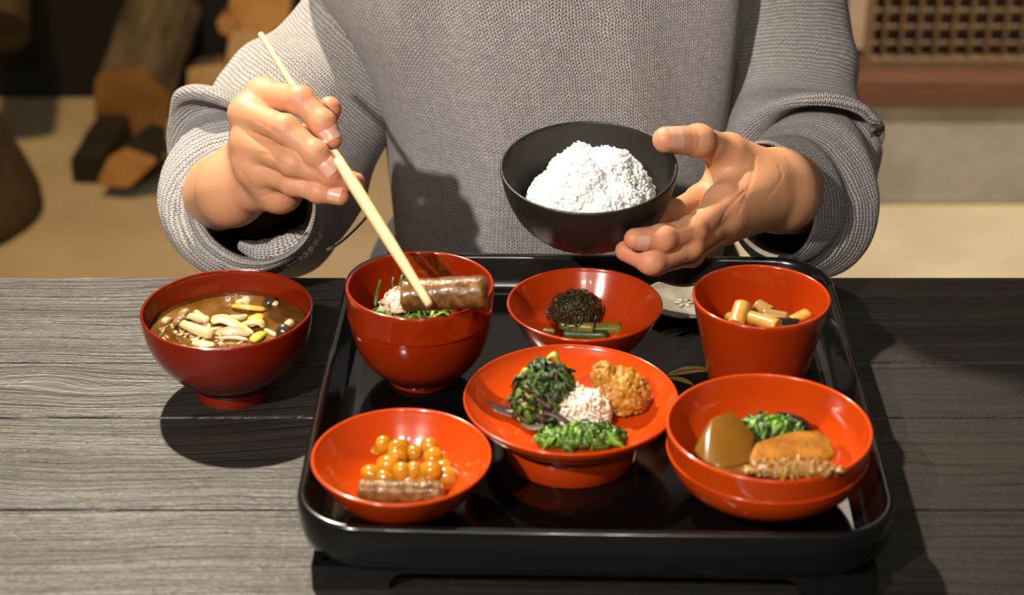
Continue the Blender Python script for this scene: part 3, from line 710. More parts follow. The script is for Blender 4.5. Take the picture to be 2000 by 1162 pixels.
mushroom((268, 395), (440, 462), .0056, .0034, 'largest pale mushroom with thick curved stem at the left of the soup', F_['cap'], (-.001, -.002), .002)
mushroom((290, 362), (420, 392), .0062, .0028, 'brown capped mushroom lying behind the largest mushroom in the soup', F_['cap'], dz=.0)
mushroom((610, 290), (560, 300), .0040, .0020, 'small round pale mushroom cap at the far side of the soup', F_['mush'])
mushroom((800, 442), (845, 395), .0056, .0028, 'dark capped mushroom at the right edge of the soup', F_['darkcap'])
mushroom((728, 296), (770, 310), .0060, .0025, 'black mushroom cap at the far right of the soup', F_['darkcap'], dz=-.0015)
mushroom((685, 402), (590, 408), .0036, .0017, 'little ivory mushroom touching the yellow squash piece in the soup', F_['mush'], dz=.003)
soupt('loose_mushroom', [(345, 340), (392, 380)], [.0024, .0028], F_['mush'], 'loose mushroom stem sticking out behind the brown capped mushroom', 'mushroom', grp='mushrooms in the soup')
soupt('radish_slice', [(425, 385, .002), (500, 378, .003), (600, 435, .001)], [.0058, .0056, .0028], F_['daikon'], 'pale yellow translucent radish slice in the middle of the soup', 'vegetable', flat=.3)
soupt('konjac_slice', [(445, 448), (540, 440, .002), (645, 452)], [.004, .0065, .004], F_['konjac'], 'greyish translucent slice floating at the front of the soup', 'vegetable', flat=.35)
soupt('carrot_sliver', [(530, 308, .001), (620, 318, .002), (712, 330)], [.0026, .0030, .0024], F_['carrot'], 'long orange carrot sliver at the back of the soup', 'carrot', flat=.5, grp='orange slivers in the soup')
soupt('carrot_sliver', [(720, 345), (800, 330), (850, 335)], [.003, .0034, .002], F_['carrot'], 'short orange sliver half sunk at the right of the soup', 'carrot', flat=.4, dz=-.0012, grp='orange slivers in the soup')
soupt('squash_piece', [(612, 408), (650, 385, .002), (682, 355, .002)], [.0035, .0060, .0035], F_['yellow'], 'yellow orange squash piece at the centre right of the soup', 'vegetable', flat=.5, dz=.002)
soupt('leek_slice', [(632, 492), (665, 470, .001), (700, 448)], [.0028, .0040, .003], F_['scal'], 'yellow green leek slice at the front right of the soup', 'leek', flat=.6)
soupt('enoki_stem', [(470, 478), (540, 474), (622, 484)], [.0011, .0013, .0012], F_['mush'], 'thin white stem at the very front of the soup', 'mushroom', dz=.0015)
soupt('enoki_stem', [(585, 410), (615, 432), (645, 452)], [.0014, .0018, .0014], F_['mush'], 'thin white stem in front of the yellow squash piece', 'mushroom', dz=.003)
soupt('enoki_stem', [(700, 430), (735, 448), (765, 462)], [.0014, .0018, .0014], F_['daikon'], 'thin pale sliver right of the leek slice', 'mushroom', dz=.001)
soupt('loose_mushroom', [(520, 368), (570, 372), (620, 362)], [.0018, .0022, .0018], F_['mush'], 'pale mushroom stem behind the radish slice in the soup', 'mushroom', dz=.001, grp='mushrooms in the soup')
soupt('tofu_skin', [(185, 380), (215, 390)], [.004, .004], F_['konjac'], 'brownish soft scrap at the far left of the soup', 'vegetable', flat=.5)
soupt('tofu_skin', [(330, 495), (390, 505), (450, 512)], [.003, .004, .002], F_['daikon'], 'pale soft scrap close to the front rim of the soup', 'vegetable', flat=.4, dz=0)

sc_ = onz(*z6(420, 430), zs)
thing('soup_scraps', strips(Vector((sc_.x-.004, sc_.y-.004, zs-.0012)), (.034, .026, .0026), 60, .009, .0042, [F_['konjac'], F_['daikon'], F_['mush'], F_['brown']], [7, 2, 1, 3], 71, thick=.3, lay=.2, lift=.05, curl=.1), [F_['konjac'], F_['daikon'], F_['mush'], F_['brown']],
      'small pale scraps floating all over the left half of the soup', 'soup scraps', kind='stuff')

# --- tall ringed bowl (B)
cB = Vector((LB.x-.005, LB.y-.011, FZ+.0425))
thing('chopped_greens', strips(cB, (.033, .023, .016), 330, .013, .0030, [F_['g_bright'], F_['g_mid'], F_['g_yel'], F_['g_dark']], [5, 4, 4, 1], 5, lift=.25, core=1),
      [F_['g_bright'], F_['g_mid'], F_['g_yel'], F_['g_dark']], 'heap of chopped bright green onion in the tall ringed bowl', 'greens', kind='stuff')
cB2 = at(785, 580, 1.205)
thing('shredded_topping', strips(cB2-Vector((0, 0, .005)), (.014, .012, .010), 130, .011, .0013, [F_['pink'], F_['white']], [3, 2], 8, lift=.5, core=0), [F_['pink'], F_['white']],
      'tuft of pale pink shreds on the greens in the tall ringed bowl', 'topping', kind='stuff')
def stem(pts, r, m, label, cat='stem', grp=None, flat=1):
    S = spline(pts, 10); return thing('green_stem', tube_mesh(S, rounded_rads(10, r, r*.9, .1), 10, flat), m, label, cat, group=grp)
GS = 'thin green stems in the tall ringed bowl'
stem([at(733, 600, 1.195), at(736, 572, 1.20), at(744, 545, 1.205)], .0010, F_['g_mid'], 'upright thin green stem at the left inside the tall ringed bowl', grp=GS)
stem([at(768, 565, 1.215), at(767, 550, 1.217), at(770, 540, 1.22)], .0009, F_['g_dark'], 'short thin stem behind the left end of the held roll', grp=GS)
stem([at(780, 560, 1.222), at(784, 545, 1.224), at(787, 536, 1.226)], .0012, F_['g_mid'], 'short green stem close behind the chopsticks', grp=GS)

# --- C
cC = onz(1122, 612, FZ+.020)
thing('seaweed_mound', strips(cC, (.0195, .017, .0175), 520, .011, .0009, [F_['seaweed'], F_['g_dark']], [5, 1], 12, lift=.25, core=0), [F_['seaweed'], F_['g_dark']],
      'ball of dark brown shredded seaweed in the shallow bowl', 'seaweed', kind='stuff')
FG = 'olive stems in front of the seaweed'
def stalkpiece(p, q, r, m, label, h, name='stalk_piece', grp=None, flat=.9, cat='stalk', bend=.0):
    a = onz(*p, h); b = onz(*q, h if not isinstance(h, tuple) else h)
    S = spline([a, (a+b)/2+Vector((0, 0, bend)), b], 12); rs = [r]*12; rs[0] = r*.97; rs[-1] = r*.97
    bm = bmesh.new(); bm.from_mesh(tube_mesh(S, rs, 14, flat)); me = bpy.data.meshes.new('s'); bm.to_mesh(me); bm.free()
    return thing(name, me, m, label, cat, group=grp)
stalkpiece((1092, 634), (1160, 640), .0042, F_['fuki'], 'thickest olive green stem lying in front of the seaweed ball', FZ+.0165, grp=FG)
stalkpiece((1150, 642), (1212, 641), .0045, F_['fuki'], 'olive green stem at the right in front of the seaweed ball', FZ+.0135, grp=FG)
stalkpiece((1062, 648), (1085, 651), .0030, F_['fuki'], 'short olive stem at the left in front of the seaweed ball', FZ+.015, grp=FG)
stalkpiece((1100, 652), (1185, 654), .0036, F_['g_dark'], 'dark green stem nearest the rim of the shallow seaweed bowl', FZ+.0115, grp=FG)

# --- D
DG = 'simmered stalk pieces in the tapered cup'
def seg_piece(p, zp, q, zq, r, m, label, flat=.8):
    a = at(*p, zp); b = at(*q, zq); S = spline([a, (a+b)/2, b], 10); rs = [r]*10; rs[0] = r*.97; rs[-1] = r*.97
    return thing('stalk_piece', tube_mesh(S, rs, 12, flat), m, label, 'stalk', group=DG)
seg_piece((1450, 594), 1.212, (1437, 634), 1.200, .0056, F_['stalk'], 'upright yellow brown stalk piece at the left in the tapered cup')
seg_piece((1462, 618), 1.208, (1520, 636), 1.195, .0052, F_['stalk'], 'slanting yellow brown stalk piece in front in the tapered cup')
seg_piece((1478, 596), 1.228, (1505, 612), 1.222, .0056, F_['stalk_d'], 'short dull brown stalk piece at the back in the tapered cup')
seg_piece((1490, 612), 1.218, (1538, 621), 1.214, .0046, F_['stalk_d'], 'olive brown stalk piece lying across the middle in the tapered cup')
seg_piece((1545, 626), 1.210, (1578, 610), 1.214, .0046, F_['stalk'], 'yellow stalk piece at the right in the tapered cup', .5)
seg_piece((1424, 618), 1.222, (1440, 624), 1.215, .0042, F_['stalk_d'], 'brown stalk end behind the upright piece in the tapered cup')
seg_piece((1470, 632), 1.21, (1560, 636), 1.205, .0060, F_['eggplant'], 'dark slice at the bottom in the tapered cup')

# --- E plate
zE = FZ+hE*.62
c1 = onz(1063, 775, zE+.014)
thing('leaf_mound', strips(Vector((c1.x, c1.y, zE+.008)), (.0205, .0185, .031), 560, .012, .0042, [F_['g_dark'], F_['g_mid'], F_['purple'], F_['g_yel']], [7, 3, 3, .7], 21, thick=.12, lift=.15, core=0, twist=.9), [F_['g_dark'], F_['g_mid'], F_['purple'], F_['g_yel']],
      'tall mound of dark green and purple leaves on the footed plate', 'greens', kind='stuff')
def leaf_stalk(pts, rs, m, label):
    S = spline([onz(x, y, zE+h) for x, y, h in pts], 16); r_ = spline([(q,) for q in rs], 16)[:, 0]
    return thing('leaf_stalk', tube_mesh(S, r_, 10, .45), m, label, 'greens', group='wilted leaf ends left of the tall leaf mound')
leaf_stalk([(951, 784, .006), (985, 800, .0055), (1030, 806, .008), (1075, 806, .012), (1112, 826, .009)], [.0012, .0030, .0036, .0032, .0020], F_['purple'], 'long dark purple leaf end sweeping left from the tall leaf mound')
leaf_stalk([(954, 797, .002), (990, 807, .0025), (1035, 822, .003), (1070, 828, .004)], [.0010, .0024, .0026, .0018], F_['stalk_grey'], 'greyish pale leaf stalk under the long dark purple leaf end')
leaf_stalk([(1022, 826, .0025), (1042, 835, .003), (1064, 832, .004)], [.0020, .0032, .0020], F_['stalk_grey'], 'short pinkish grey leaf end at the foot of the tall leaf mound')
leaf_stalk([(1068, 700, .0375), (1082, 692, .041), (1090, 705, .036), (1088, 722, .031)], [.0020, .0030, .0028, .0018], F_['g_yel'], 'yellow green curled stem at the very top of the tall leaf mound')
c2 = onz(1208, 772, zE+.010)
mash = empty('vegetable_mash', (c2.x, c2.y, zE)); tag(mash, 'crumbly orange brown mash at the right on the footed plate', 'mash')
me = blob_mesh(.0175, .0155, .0165, .22, 2.6, 5, 4, flat_base=-.006, amp2=.14, fs2=8); o = link('mash_heap', me, F_['orange'], mash); o.location = (0.002, 0, .010)
o2 = link('mash_peak', blob_mesh(.0085, .0085, .0105, .25, 3, 4, 9, amp2=.16, fs2=8), F_['orange'], mash); o2.location = (-.0085, .003, .021)
rnd = random.Random(5)
bm = bmesh.new()
for i in range(150):
    d = Vector((rnd.gauss(0, 1), rnd.gauss(0, 1), abs(rnd.gauss(0, 1)))).normalized(); s = rnd.uniform(.0007, .0021)
    r_ = bmesh.ops.create_icosphere(bm, subdivisions=1, radius=s)
    p = Vector((.002+d.x*.0172, d.y*.0152, .010+d.z*.0162))
    if rnd.random() < .3: p = Vector((-.0085+d.x*.0083, .003+d.y*.0083, .021+d.z*.0103))
    for v in r_['verts']: v.co = p+v.co*rnd.uniform(.7, 1.3)
me = bpy.data.meshes.new('c'); bm.to_mesh(me); bm.free()
me.polygons.foreach_set('material_index', [0 if (i//20) % 4 else 1 for i in range(len(me.polygons))])
cr = link('crumbs', me, [F_['orange'], F_['brown']], mash); cr['kind'] = 'stuff'
c3 = onz(1138, 806, zE+.008)
thing('grated_radish', strips(Vector((c3.x, c3.y, zE+.006)), (.0180, .0140, .0185), 520, .010, .0021, [F_['white'], F_['pink']], [3, 3], 31, lift=.3, core=0), [F_['white'], F_['pink']],
      'fluffy pale pink shredded heap at the middle front of the footed plate', 'topping', kind='stuff')
c4 = onz(1133, 848, zE+.006)
thing('chopped_leaves', strips(Vector((c4.x, c4.y, zE+.004)), (.0260, .0100, .0060), 190, .013, .0072, [F_['g_bright'], F_['g_mid'], F_['g_yel']], [5, 6, .6], 41, thick=.07, lift=.22, core=1, twist=.9), [F_['g_bright'], F_['g_mid'], F_['g_yel']],
      'low heap of bright green chopped leaves at the front of the footed plate', 'greens', kind='stuff')

# --- F beans and roll
def zf(x, y): return (560+x/2.41, 680+y/2.41)
beans = [(455, 455, 2, 'upright bean at the very back of the cluster, left of centre'), (525, 468, 2, 'glossy bean second from the left in the back row'), (410, 487, 1, 'leftmost bean of the back row'),
         (597, 493, 1, 'darker bean in the middle of the cluster'), (670, 460, 2, 'bean at the back right of the cluster'), (690, 517, 2, 'wide bean second row at the right'),
         (475, 550, 2, 'biggest round bean at the left of the front rows'), (543, 583, 2, 'narrow upright bean in the front middle'), (600, 578, 2, 'orange bean right of the narrow upright one'),
         (673, 580, 2, 'pale bean in front of the wide right bean'), (735, 567, 1, 'rightmost bean of the cluster'), (397, 592, 1, 'bean alone at the front left above the roll'),
         (465, 612, .6, 'sunken bean just behind the left of the roll'), (520, 512, 1, 'shaded bean under the glossy back one'), (645, 615, .6, 'half hidden bean behind the middle of the roll'), (757, 602, .5, 'brown bean at the right end behind the roll'),
         (575, 620, .5, 'sunken bean behind the roll, between the two half hidden ones'), (720, 540, .8, 'bean squeezed behind the rightmost one')]
proto = None
rnd = random.Random(11)
for x, y, lv, lab in beans:
    h = FZ+.0145+lv*.0034; p = onz(*zf(x, y), h)
    if proto is None:
        proto = link('soybean', blob_mesh(.0071, .0060, .0058, .05, 2, 3, 2), F_['amber']); o = proto
    else: o = proto.copy(); COL.objects.link(o)
    o.location = p; o.rotation_euler = (rnd.uniform(-.5, .5), rnd.uniform(-.6, .6), rnd.uniform(0, 3.1))
    if 'upright' in lab: o.rotation_euler = (0, R(75), R(90))
    s = rnd.uniform(.92, 1.06)*(1.12 if 'biggest' in lab or 'wide' in lab else 1); o.scale = (s, s, s)
    tag(o, 'amber '+lab, 'bean', 'amber beans in the front left bowl')
def roll_mesh(a, b, r, seed, m=28):
    S = spline([a, (a+b)/2, b], m); bm = bmesh.new(); bm.from_mesh(tube_mesh(S, rounded_rads(m, r, r, .045), 28))
    for v in bm.verts:
        k = noise.noise(v.co*170+Vector((seed, 0, 0)))*.0006+noise.noise(v.co*420)*.0003; v.co += (v.normal if v.normal.length else Vector((0, 0, 1)))*k
    bmesh.ops.recalc_face_normals(bm, faces=bm.faces)
    me = bpy.data.meshes.new('r'); bm.to_mesh(me); bm.free(); return me
RG_ = 'glazed brown rolls of the meal'
thing('glazed_roll', roll_mesh(onz(697, 958, FZ+.022), onz(868, 962, FZ+.022), .0072, 1), F_['roll'], 'glistening brown roll lying in front of the beans', 'roll', group=RG_)
thing('bean_sauce', blob_mesh(.026, .016, .003, .1, 3, 3, 3), F_['taro'], 'puddle of brown sauce under the amber beans', 'sauce', loc=onz(795, 925, FZ+.0100))

# --- G
taro_pts = [(1352, 880, 1.075), (1385, 815, 1.085), (1432, 798, 1.10), (1478, 850, 1.09), (1470, 905, 1.065), (1420, 918, 1.055), (1372, 905, 1.06), (1440, 900, 1.10), (1380, 890, 1.10)]
def hull_thing(name, pts, m, label, cat, bev=.0025, sub=2, amp=.0004):
    bm = bmesh.new(); [bm.verts.new(p) for p in pts]
    bmesh.ops.convex_hull(bm, input=bm.verts)
    bmesh.ops.delete(bm, geom=[v for v in bm.verts if not v.link_faces], context='VERTS')
    bmesh.ops.dissolve_limit(bm, angle_limit=R(14), verts=bm.verts, edges=bm.edges)
    bmesh.ops.bevel(bm, geom=list(bm.edges), offset=bev, segments=3, affect='EDGES', profile=.5)
    for v in bm.verts: v.co += Vector((noise.noise(v.co*150), noise.noise(v.co*150+Vector((5, 0, 0))), 0))*amp
    bmesh.ops.recalc_face_normals(bm, faces=bm.faces)
    me = bpy.data.meshes.new(name); bm.to_mesh(me); bm.free()
    return thing(name, me, m, label, cat)
hull_thing('simmered_chunk', [at(*p) for p in taro_pts], F_['taro'], 'smooth brown simmered chunk at the left in the front right bowl', 'vegetable')
fried_pts = [(1452, 885, 1.060), (1470, 862, 1.075), (1540, 838, 1.090), (1605, 835, 1.095), (1632, 862, 1.085), (1640, 890, 1.07), (1600, 915, 1.05), (1520, 925, 1.045), (1462, 915, 1.05), (1560, 930, 1.09)]
hull_thing('fried_tofu', [at(*p) for p in fried_pts], F_['fried'], 'orange brown fried tofu piece at the right in the front right bowl', 'tofu', .004)
cg = at(1500, 823, 1.110)
thing('leafy_greens', strips(cg-Vector((0, 0, .006)), (.022, .010, .009), 150, .012, .0040, [F_['g_mid'], F_['g_dark'], F_['g_bright']], [4, 2, 2], 51, lift=.15, core=0), [F_['g_mid'], F_['g_dark'], F_['g_bright']],
      'wilted dark green leaves at the back in the front right bowl', 'greens', kind='stuff')
thing('eggplant_slice', blob_mesh(.014, .009, .006, .06, 2, 4, 6), F_['eggplant'], 'glossy black slice at the back right in the front right bowl', 'vegetable', loc=at(1548, 822, 1.118)-Vector((0, 0, .003)), rot=(0, R(12), R(-20)))
cf = at(1545, 908, 1.047)
thing('fish_flakes', strips(cf-Vector((0, 0, .003)), (.029, .0085, .0055), 150, .006, .0026, [F_['flake'], F_['brown'], F_['darkcap'], F_['orange']], [2, 5, .3, 5], 61, thick=.15, lift=1.0, core=1), [F_['flake'], F_['brown'], F_['darkcap'], F_['orange']],
      'golden and brown flakes along the front in the front right bowl', 'topping', kind='stuff')
br = lathe('simmering_broth', [(0, 0), (RG*.66, 0), (RG*.66, .0006), (0, .0006)], F_['soup'], seg=64); br.location = (LG.x, LG.y, FZ+hG*.29); tag(br, 'thin brown broth at the bottom of the front right bowl', 'broth')

# --- held roll and chopsticks
hr = roll_mesh(at(782, 577, 1.168), at(954, 569, 1.160), .0103, 5, 36)
thing('glazed_roll', hr, F_['roll'], 'brown glazed roll gripped by the chopsticks over the tall bowl', 'roll', group=RG_)
def chopstick(p, q, r0, r1, label, prof=None):
    n = 24; P = [p.lerp(q, i/(n-1)) for i in range(n)]
    rs = [r0+(r1-r0)*(i/(n-1)) if prof is None else float(np.interp(i/(n-1), *prof)) for i in range(n)]
    rs = [rs[0]*.8]+rs+[rs[-1]*.55]; P = [p-(q-p).normalized()*.0004]+P+[q+(q-p).normalized()*.0012]
    return thing('chopstick', tube_mesh(P, rs, 10, .92), M['bamboo'], label, 'chopstick', group='pale wooden chopsticks')
A0, A1 = at(509, 66, 1.335), at(837, 590, 1.186)
chopstick(A0, A1, .0028, .0022, 'chopstick rising above the hand to the upper left', ((0, .25, .5, 1), (.0022, .0027, .0029, .0020)))
B0, B1 = at(660, 312, 1.208), at(838, 594, 1.150)
chopstick(B0, B1, .0040, .0024, 'nearer chopstick with its blunt end at the fingertips', ((0, .2, .6, 1), (.0036, .0044, .0040, .0027)))

# ------------------------------------------------------------------ person
def smin(a, b, k):
    h = np.maximum(k-np.abs(a-b), 0)/k
    return np.minimum(a, b)-h*h*k*.25
class Field:
    """signed distance field on a grid, built from tapered capsules"""
    def __init__(s, lo, hi, step):
        s.lo = np.array(lo, float); s.st = step
        s.n = np.ceil((np.array(hi)-s.lo)/step).astype(int)+1
        s.ax = [s.lo[i]+np.arange(s.n[i])*step for i in range(3)]
    def new(s): return np.full(s.n, .08, np.float32)
    def cap(s, D, a, b, ra, rb, k, sq=None):
        a = np.array(a, float); b = np.array(b, float); m = max(ra, rb)+.022+k
        i0 = np.maximum(0, np.floor((np.minimum(a, b)-m-s.lo)/s.st).astype(int)); i1 = np.minimum(s.n, np.ceil((np.maximum(a, b)+m-s.lo)/s.st).astype(int)+1)
        if np.any(i1 <= i0): return
        X = s.ax[0][i0[0]:i1[0], None, None]; Y = s.ax[1][None, i0[1]:i1[1], None]; Z = s.ax[2][None, None, i0[2]:i1[2]]
        d = b-a; L2 = max(d@d, 1e-12)
        t = np.clip(((X-a[0])*d[0]+(Y-a[1])*d[1]+(Z-a[2])*d[2])/L2, 0, 1)
        ex, ey, ez = X-a[0]-t*d[0], Y-a[1]-t*d[1], Z-a[2]-t*d[2]
        if sq is not None:       # squash: shorten distance along a direction
            nv, f = np.array(sq[0], float), sq[1]; nv = nv/np.linalg.norm(nv)
            pr = ex*nv[0]+ey*nv[1]+ez*nv[2]; g = (1/f-1)
            ex, ey, ez = ex+pr*nv[0]*g, ey+pr*nv[1]*g, ez+pr*nv[2]*g
        v = (np.sqrt(ex*ex+ey*ey+ez*ez)-(ra+(rb-ra)*t)).astype(np.float32)
        S = D[i0[0]:i1[0], i0[1]:i1[1], i0[2]:i1[2]]
        D[i0[0]:i1[0], i0[1]:i1[1], i0[2]:i1[2]] = smin(S, v, k) if k > 0 else np.minimum(S, v)
    def nets(s, D):
        n = s.n; ins = D < 0
        c = [D[i:n[0]-1+i, j:n[1]-1+j, k:n[2]-1+k] for i in (0, 1) for j in (0, 1) for k in (0, 1)]
        cnt = sum((q < 0).astype(np.int8) for q in c); cell = np.argwhere((cnt > 0) & (cnt < 8))
        idx = np.full(n-1, -1, np.int64); idx[tuple(cell.T)] = np.arange(len(cell))
        vals = np.stack([q[tuple(cell.T)] for q in c], 1)
        off = np.array([(i, j, k) for i in (0, 1) for j in (0, 1) for k in (0, 1)], float)
        acc = np.zeros((len(cell), 3)); w_ = np.zeros(len(cell))
        for a in range(8):
            for b in range(a+1, 8):
                if np.abs(off[a]-off[b]).sum() != 1: continue
                va, vb = vals[:, a], vals[:, b]; m = (va < 0) != (vb < 0)
                t = np.where(m, va/np.where(m, va-vb, 1), 0)
                acc[m] += (off[a]+(off[b]-off[a])*t[:, None])[m]; w_[m] += 1
        V = s.lo+(cell+acc/w_[:, None])*s.st
        Q = []
        for ax in range(3):
            o = [1, 1, 1]; o[ax] = 0
            sl0 = tuple(slice(o[i], n[i]-1) for i in range(3)); sl1 = tuple(slice(o[i]+(1 if i == ax else 0), n[i]-1+(1 if i == ax else 0)) for i in range(3))
            A, B = ins[sl0], ins[sl1]; e = np.argwhere(A != B); base_ = e+np.array(o); flip = A[tuple(e.T)]
            u, v = (ax+1) % 3, (ax+2) % 3; du = np.eye(3, dtype=int)[u]; dv = np.eye(3, dtype=int)[v]
            q = np.stack([idx[tuple((base_-du-dv).T)], idx[tuple((base_-dv).T)], idx[tuple(base_.T)], idx[tuple((base_-du).T)]], 1)
            q[~flip] = q[~flip][:, ::-1]; Q.append(q)
        Q = np.vstack(Q); Q = Q[(Q >= 0).all(1)]
        return V, Q
def relax(V, Q, it=2, lam=.5):
    n = len(V); E = np.vstack([Q[:, [0, 1]], Q[:, [1, 2]], Q[:, [2, 3]], Q[:, [3, 0]]])
    deg = np.bincount(E.ravel(), minlength=n).astype(float); deg[deg == 0] = 1
    for _ in range(it):
        S = np.zeros_like(V)
        for c in range(3):
            S[:, c] = np.bincount(E[:, 0], V[E[:, 1], c], n)+np.bincount(E[:, 1], V[E[:, 0], c], n)
        V = V+lam*(S/deg[:, None]-V)
    return V
def vnormals(V, Q):
    fn = np.cross(V[Q[:, 2]]-V[Q[:, 0]], V[Q[:, 3]]-V[Q[:, 1]]); N = np.zeros_like(V)
    for c in range(3):
        for k in range(4): N[:, c] += np.bincount(Q[:, k], fn[:, c], len(V))
    return N/np.maximum(np.linalg.norm(N, axis=1)[:, None], 1e-12)

def J(px, py, z): return np.array(at(px, py, z))
SIDE = np.array(RT)
def build_hand(palm, fingers, wrist_caps, step=.0009, creases=()):
    """palm: list of capsules; fingers: dict name -> (joints, radii)"""
    pts = [p for c in palm+wrist_caps for p in c[:2]]+[p for f in fingers.values() for p in f[0]]
    lo = np.min(pts, 0)-.03; hi = np.max(pts, 0)+.03
    G = Field(lo, hi, step)
    P = G.new()
    for c in palm+wrist_caps: G.cap(P, c[0], c[1], c[2], c[3], c[4] if len(c) > 4 else .012)
    tot = None
    for nm, (js, rs) in fingers.items():
        D = G.new()
        for i in range(len(js)-1):
            G.cap(D, js[i], js[i+1], rs[i], rs[i+1], .003 if i else 0)
        for i in range(1, len(js)-1):     # the knuckle is a little thicker than the shaft
            G.cap(D, js[i], js[i], rs[i]*1.03, rs[i]*1.03, .004)
        D = smin(P, D, .009)
        tot = D if tot is None else smin(tot, D, .0016)
    V, Q = G.nets(tot); V = relax(V, Q, 3, .5)
    N = vnormals(V, Q); flush = np.zeros(len(V))
    disp = np.zeros(len(V))
    for nm, (js, rs) in fingers.items():
        for i in range(1, len(js)-1):
            j = js[i]; d = js[i+1]-js[i-1]; d = d/np.linalg.norm(d)
            r = V-j; ax = r@d; near = np.linalg.norm(r, axis=1); m = np.exp(-(near/(rs[i]*1.5))**4)
            bend = (js[i]-js[i-1])/np.linalg.norm(js[i]-js[i-1])-(js[i+1]-js[i])/np.linalg.norm(js[i+1]-js[i])
            dors = np.clip(N@(bend/(np.linalg.norm(bend)+1e-9))*1.2, -.2, 1)
            wr = (.5+.5*np.cos(ax/.0022*2*np.pi+i))**3
            disp -= m*np.clip(dors, 0, 1)*wr*.00042*np.exp(-(ax/.0055)**2)
            disp -= m*np.clip(-dors, 0, 1)*np.exp(-(ax/.0009)**2)*.0006
            flush += m*.22*np.clip(dors+.3, 0, 1)
        tip = js[-1]; flush += .5*np.exp(-(np.linalg.norm(V-tip, axis=1)/(rs[-1]*1.9))**4)
    front = np.clip(-(N@np.array(FW))*3, 0, 1)
    for pts_, wd, dp in creases:          # skin folds along short polylines
        rel = V-np.array(CAMP); zz = rel@np.array(FW); sx = 1000+FPX*(rel@np.array(RT))/zz; sy = 581-FPX*(rel@np.array(UP))/zz
        S = spline(pts_, 40); dd = np.min([(sx-q[0])**2+(sy-q[1])**2 for q in S], 0)*(.00036**2)
        disp -= .5*dp*np.exp(-dd/(wd*.8)**2)*front
    V = V+N*disp[:, None]
    return V, Q, flush, (G, tot)
def nail_mesh(field, js, rs, dors, wdt, lng, back=-.42):
    """a curved plate laid on the finger end; dors = direction the nail faces"""
    G, D = field; tip, pre = js[-1], js[-2]; t = (tip-pre)/np.linalg.norm(tip-pre)
    n = dors-t*(dors@t); n /= np.linalg.norm(n); b = np.cross(t, n); r = rs[-1]
    c = tip+t*r*back; V = []; F = []; nu, nv = 9, 12
    def sd(p):
        q = (p-G.lo)/G.st; i = np.clip(q.astype(int), 0, G.n-2); f = q-i
        s = 0
        for a in (0, 1):
            for bb in (0, 1):
                for cc in (0, 1):
                    s += D[i[0]+a, i[1]+bb, i[2]+cc]*(f[0] if a else 1-f[0])*(f[1] if bb else 1-f[1])*(f[2] if cc else 1-f[2])
        return s
    for j in range(nv):
        y = (j/(nv-1)*2-1); wv = wdt*(1-abs(y)**5*.45)*(1 if y < 0 else 1)
        for i in range(nu):
            x = i/(nu-1)*2-1
            ang = x*.85
            dirn = n*math.cos(ang)+b*math.sin(ang)
            o = c+t*(y*lng/2)+b*(x*wv*.22); p = o+dirn*(r*1.25)
            for _ in range(14): p = p-dirn*max(-.002, min(.003, sd(p)))
            hd = float((p-o)@dirn); p = o+dirn*min(max(hd, r*.82), r*1.06)
            edge = .00045*(1-.75*abs(x)**3)*(1-.8*max(0, -y)**6)
            V.append(p+dirn*edge)
    for j in range(nv-1):
        for i in range(nu-1): F.append((j*nu+i, j*nu+i+1, (j+1)*nu+i+1, (j+1)*nu+i))
    return mesh_from([tuple(v) for v in V], F)

# right hand (on the left of the picture) with the chopsticks
W = J(454, 366, 1.332)
rf = {
 'index': ([J(512, 186, 1.285), J(586, 196, 1.254), J(630, 240, 1.248), J(648, 272, 1.247)], [.0108, .0094, .0084, .0072]),
 'middle': ([J(480, 222, 1.276), J(556, 252, 1.243), J(616, 300, 1.237), J(648, 336, 1.238)], [.0105, .0093, .0083, .0072]),
 'ring': ([J(484, 278, 1.272), J(572, 318, 1.243), J(645, 343, 1.242), J(694, 356, 1.246)], [.0102, .0090, .0080, .0068]),
 'pinky': ([J(496, 326, 1.275), J(572, 358, 1.251), J(622, 374, 1.245), J(664, 384, 1.243)], [.0094, .0080, .0072, .0063]),
 'thumb': ([J(500, 310, 1.320), J(560, 300, 1.305), J(618, 262, 1.282), J(643, 212, 1.273)], [.0130, .0112, .0102, .0086]),
}
M0 = J(500, 312, 1.342)
rp = [(M0, J(512, 186, 1.285), .015, .0112), (M0, J(480, 222, 1.276), .015, .0108), (M0, J(484, 278, 1.272), .016, .0106), (M0, J(496, 326, 1.275), .016, .0106),
      (W, J(545, 372, 1.285), .0195, .0125), (J(496, 326, 1.275), J(548, 374, 1.283), .011, .0125), (W, J(545, 310, 1.31), .0195, .013), (W, M0, .0195, .015)]
rw = [(W, J(418, 376, 1.42), .0205, .024), (J(464, 350, 1.330), J(428, 358, 1.40), .0175, .021), (J(450, 386, 1.330), J(415, 396, 1.40), .0180, .021)]
rcr = [([(470, 333), (482, 350), (494, 368)], .0016, .0009), ([(512, 384), (535, 378), (556, 388)], .0012, .0008), ([(505, 372), (528, 366), (552, 372)], .0010, .0005),
       ([(500, 236), (520, 246), (545, 262)], .0022, .0006), ([(505, 300), (530, 305), (555, 322)], .0020, .0006)]
RV, RQ, Rfl, Rfield = build_hand(rp, rf, rw, creases=rcr)
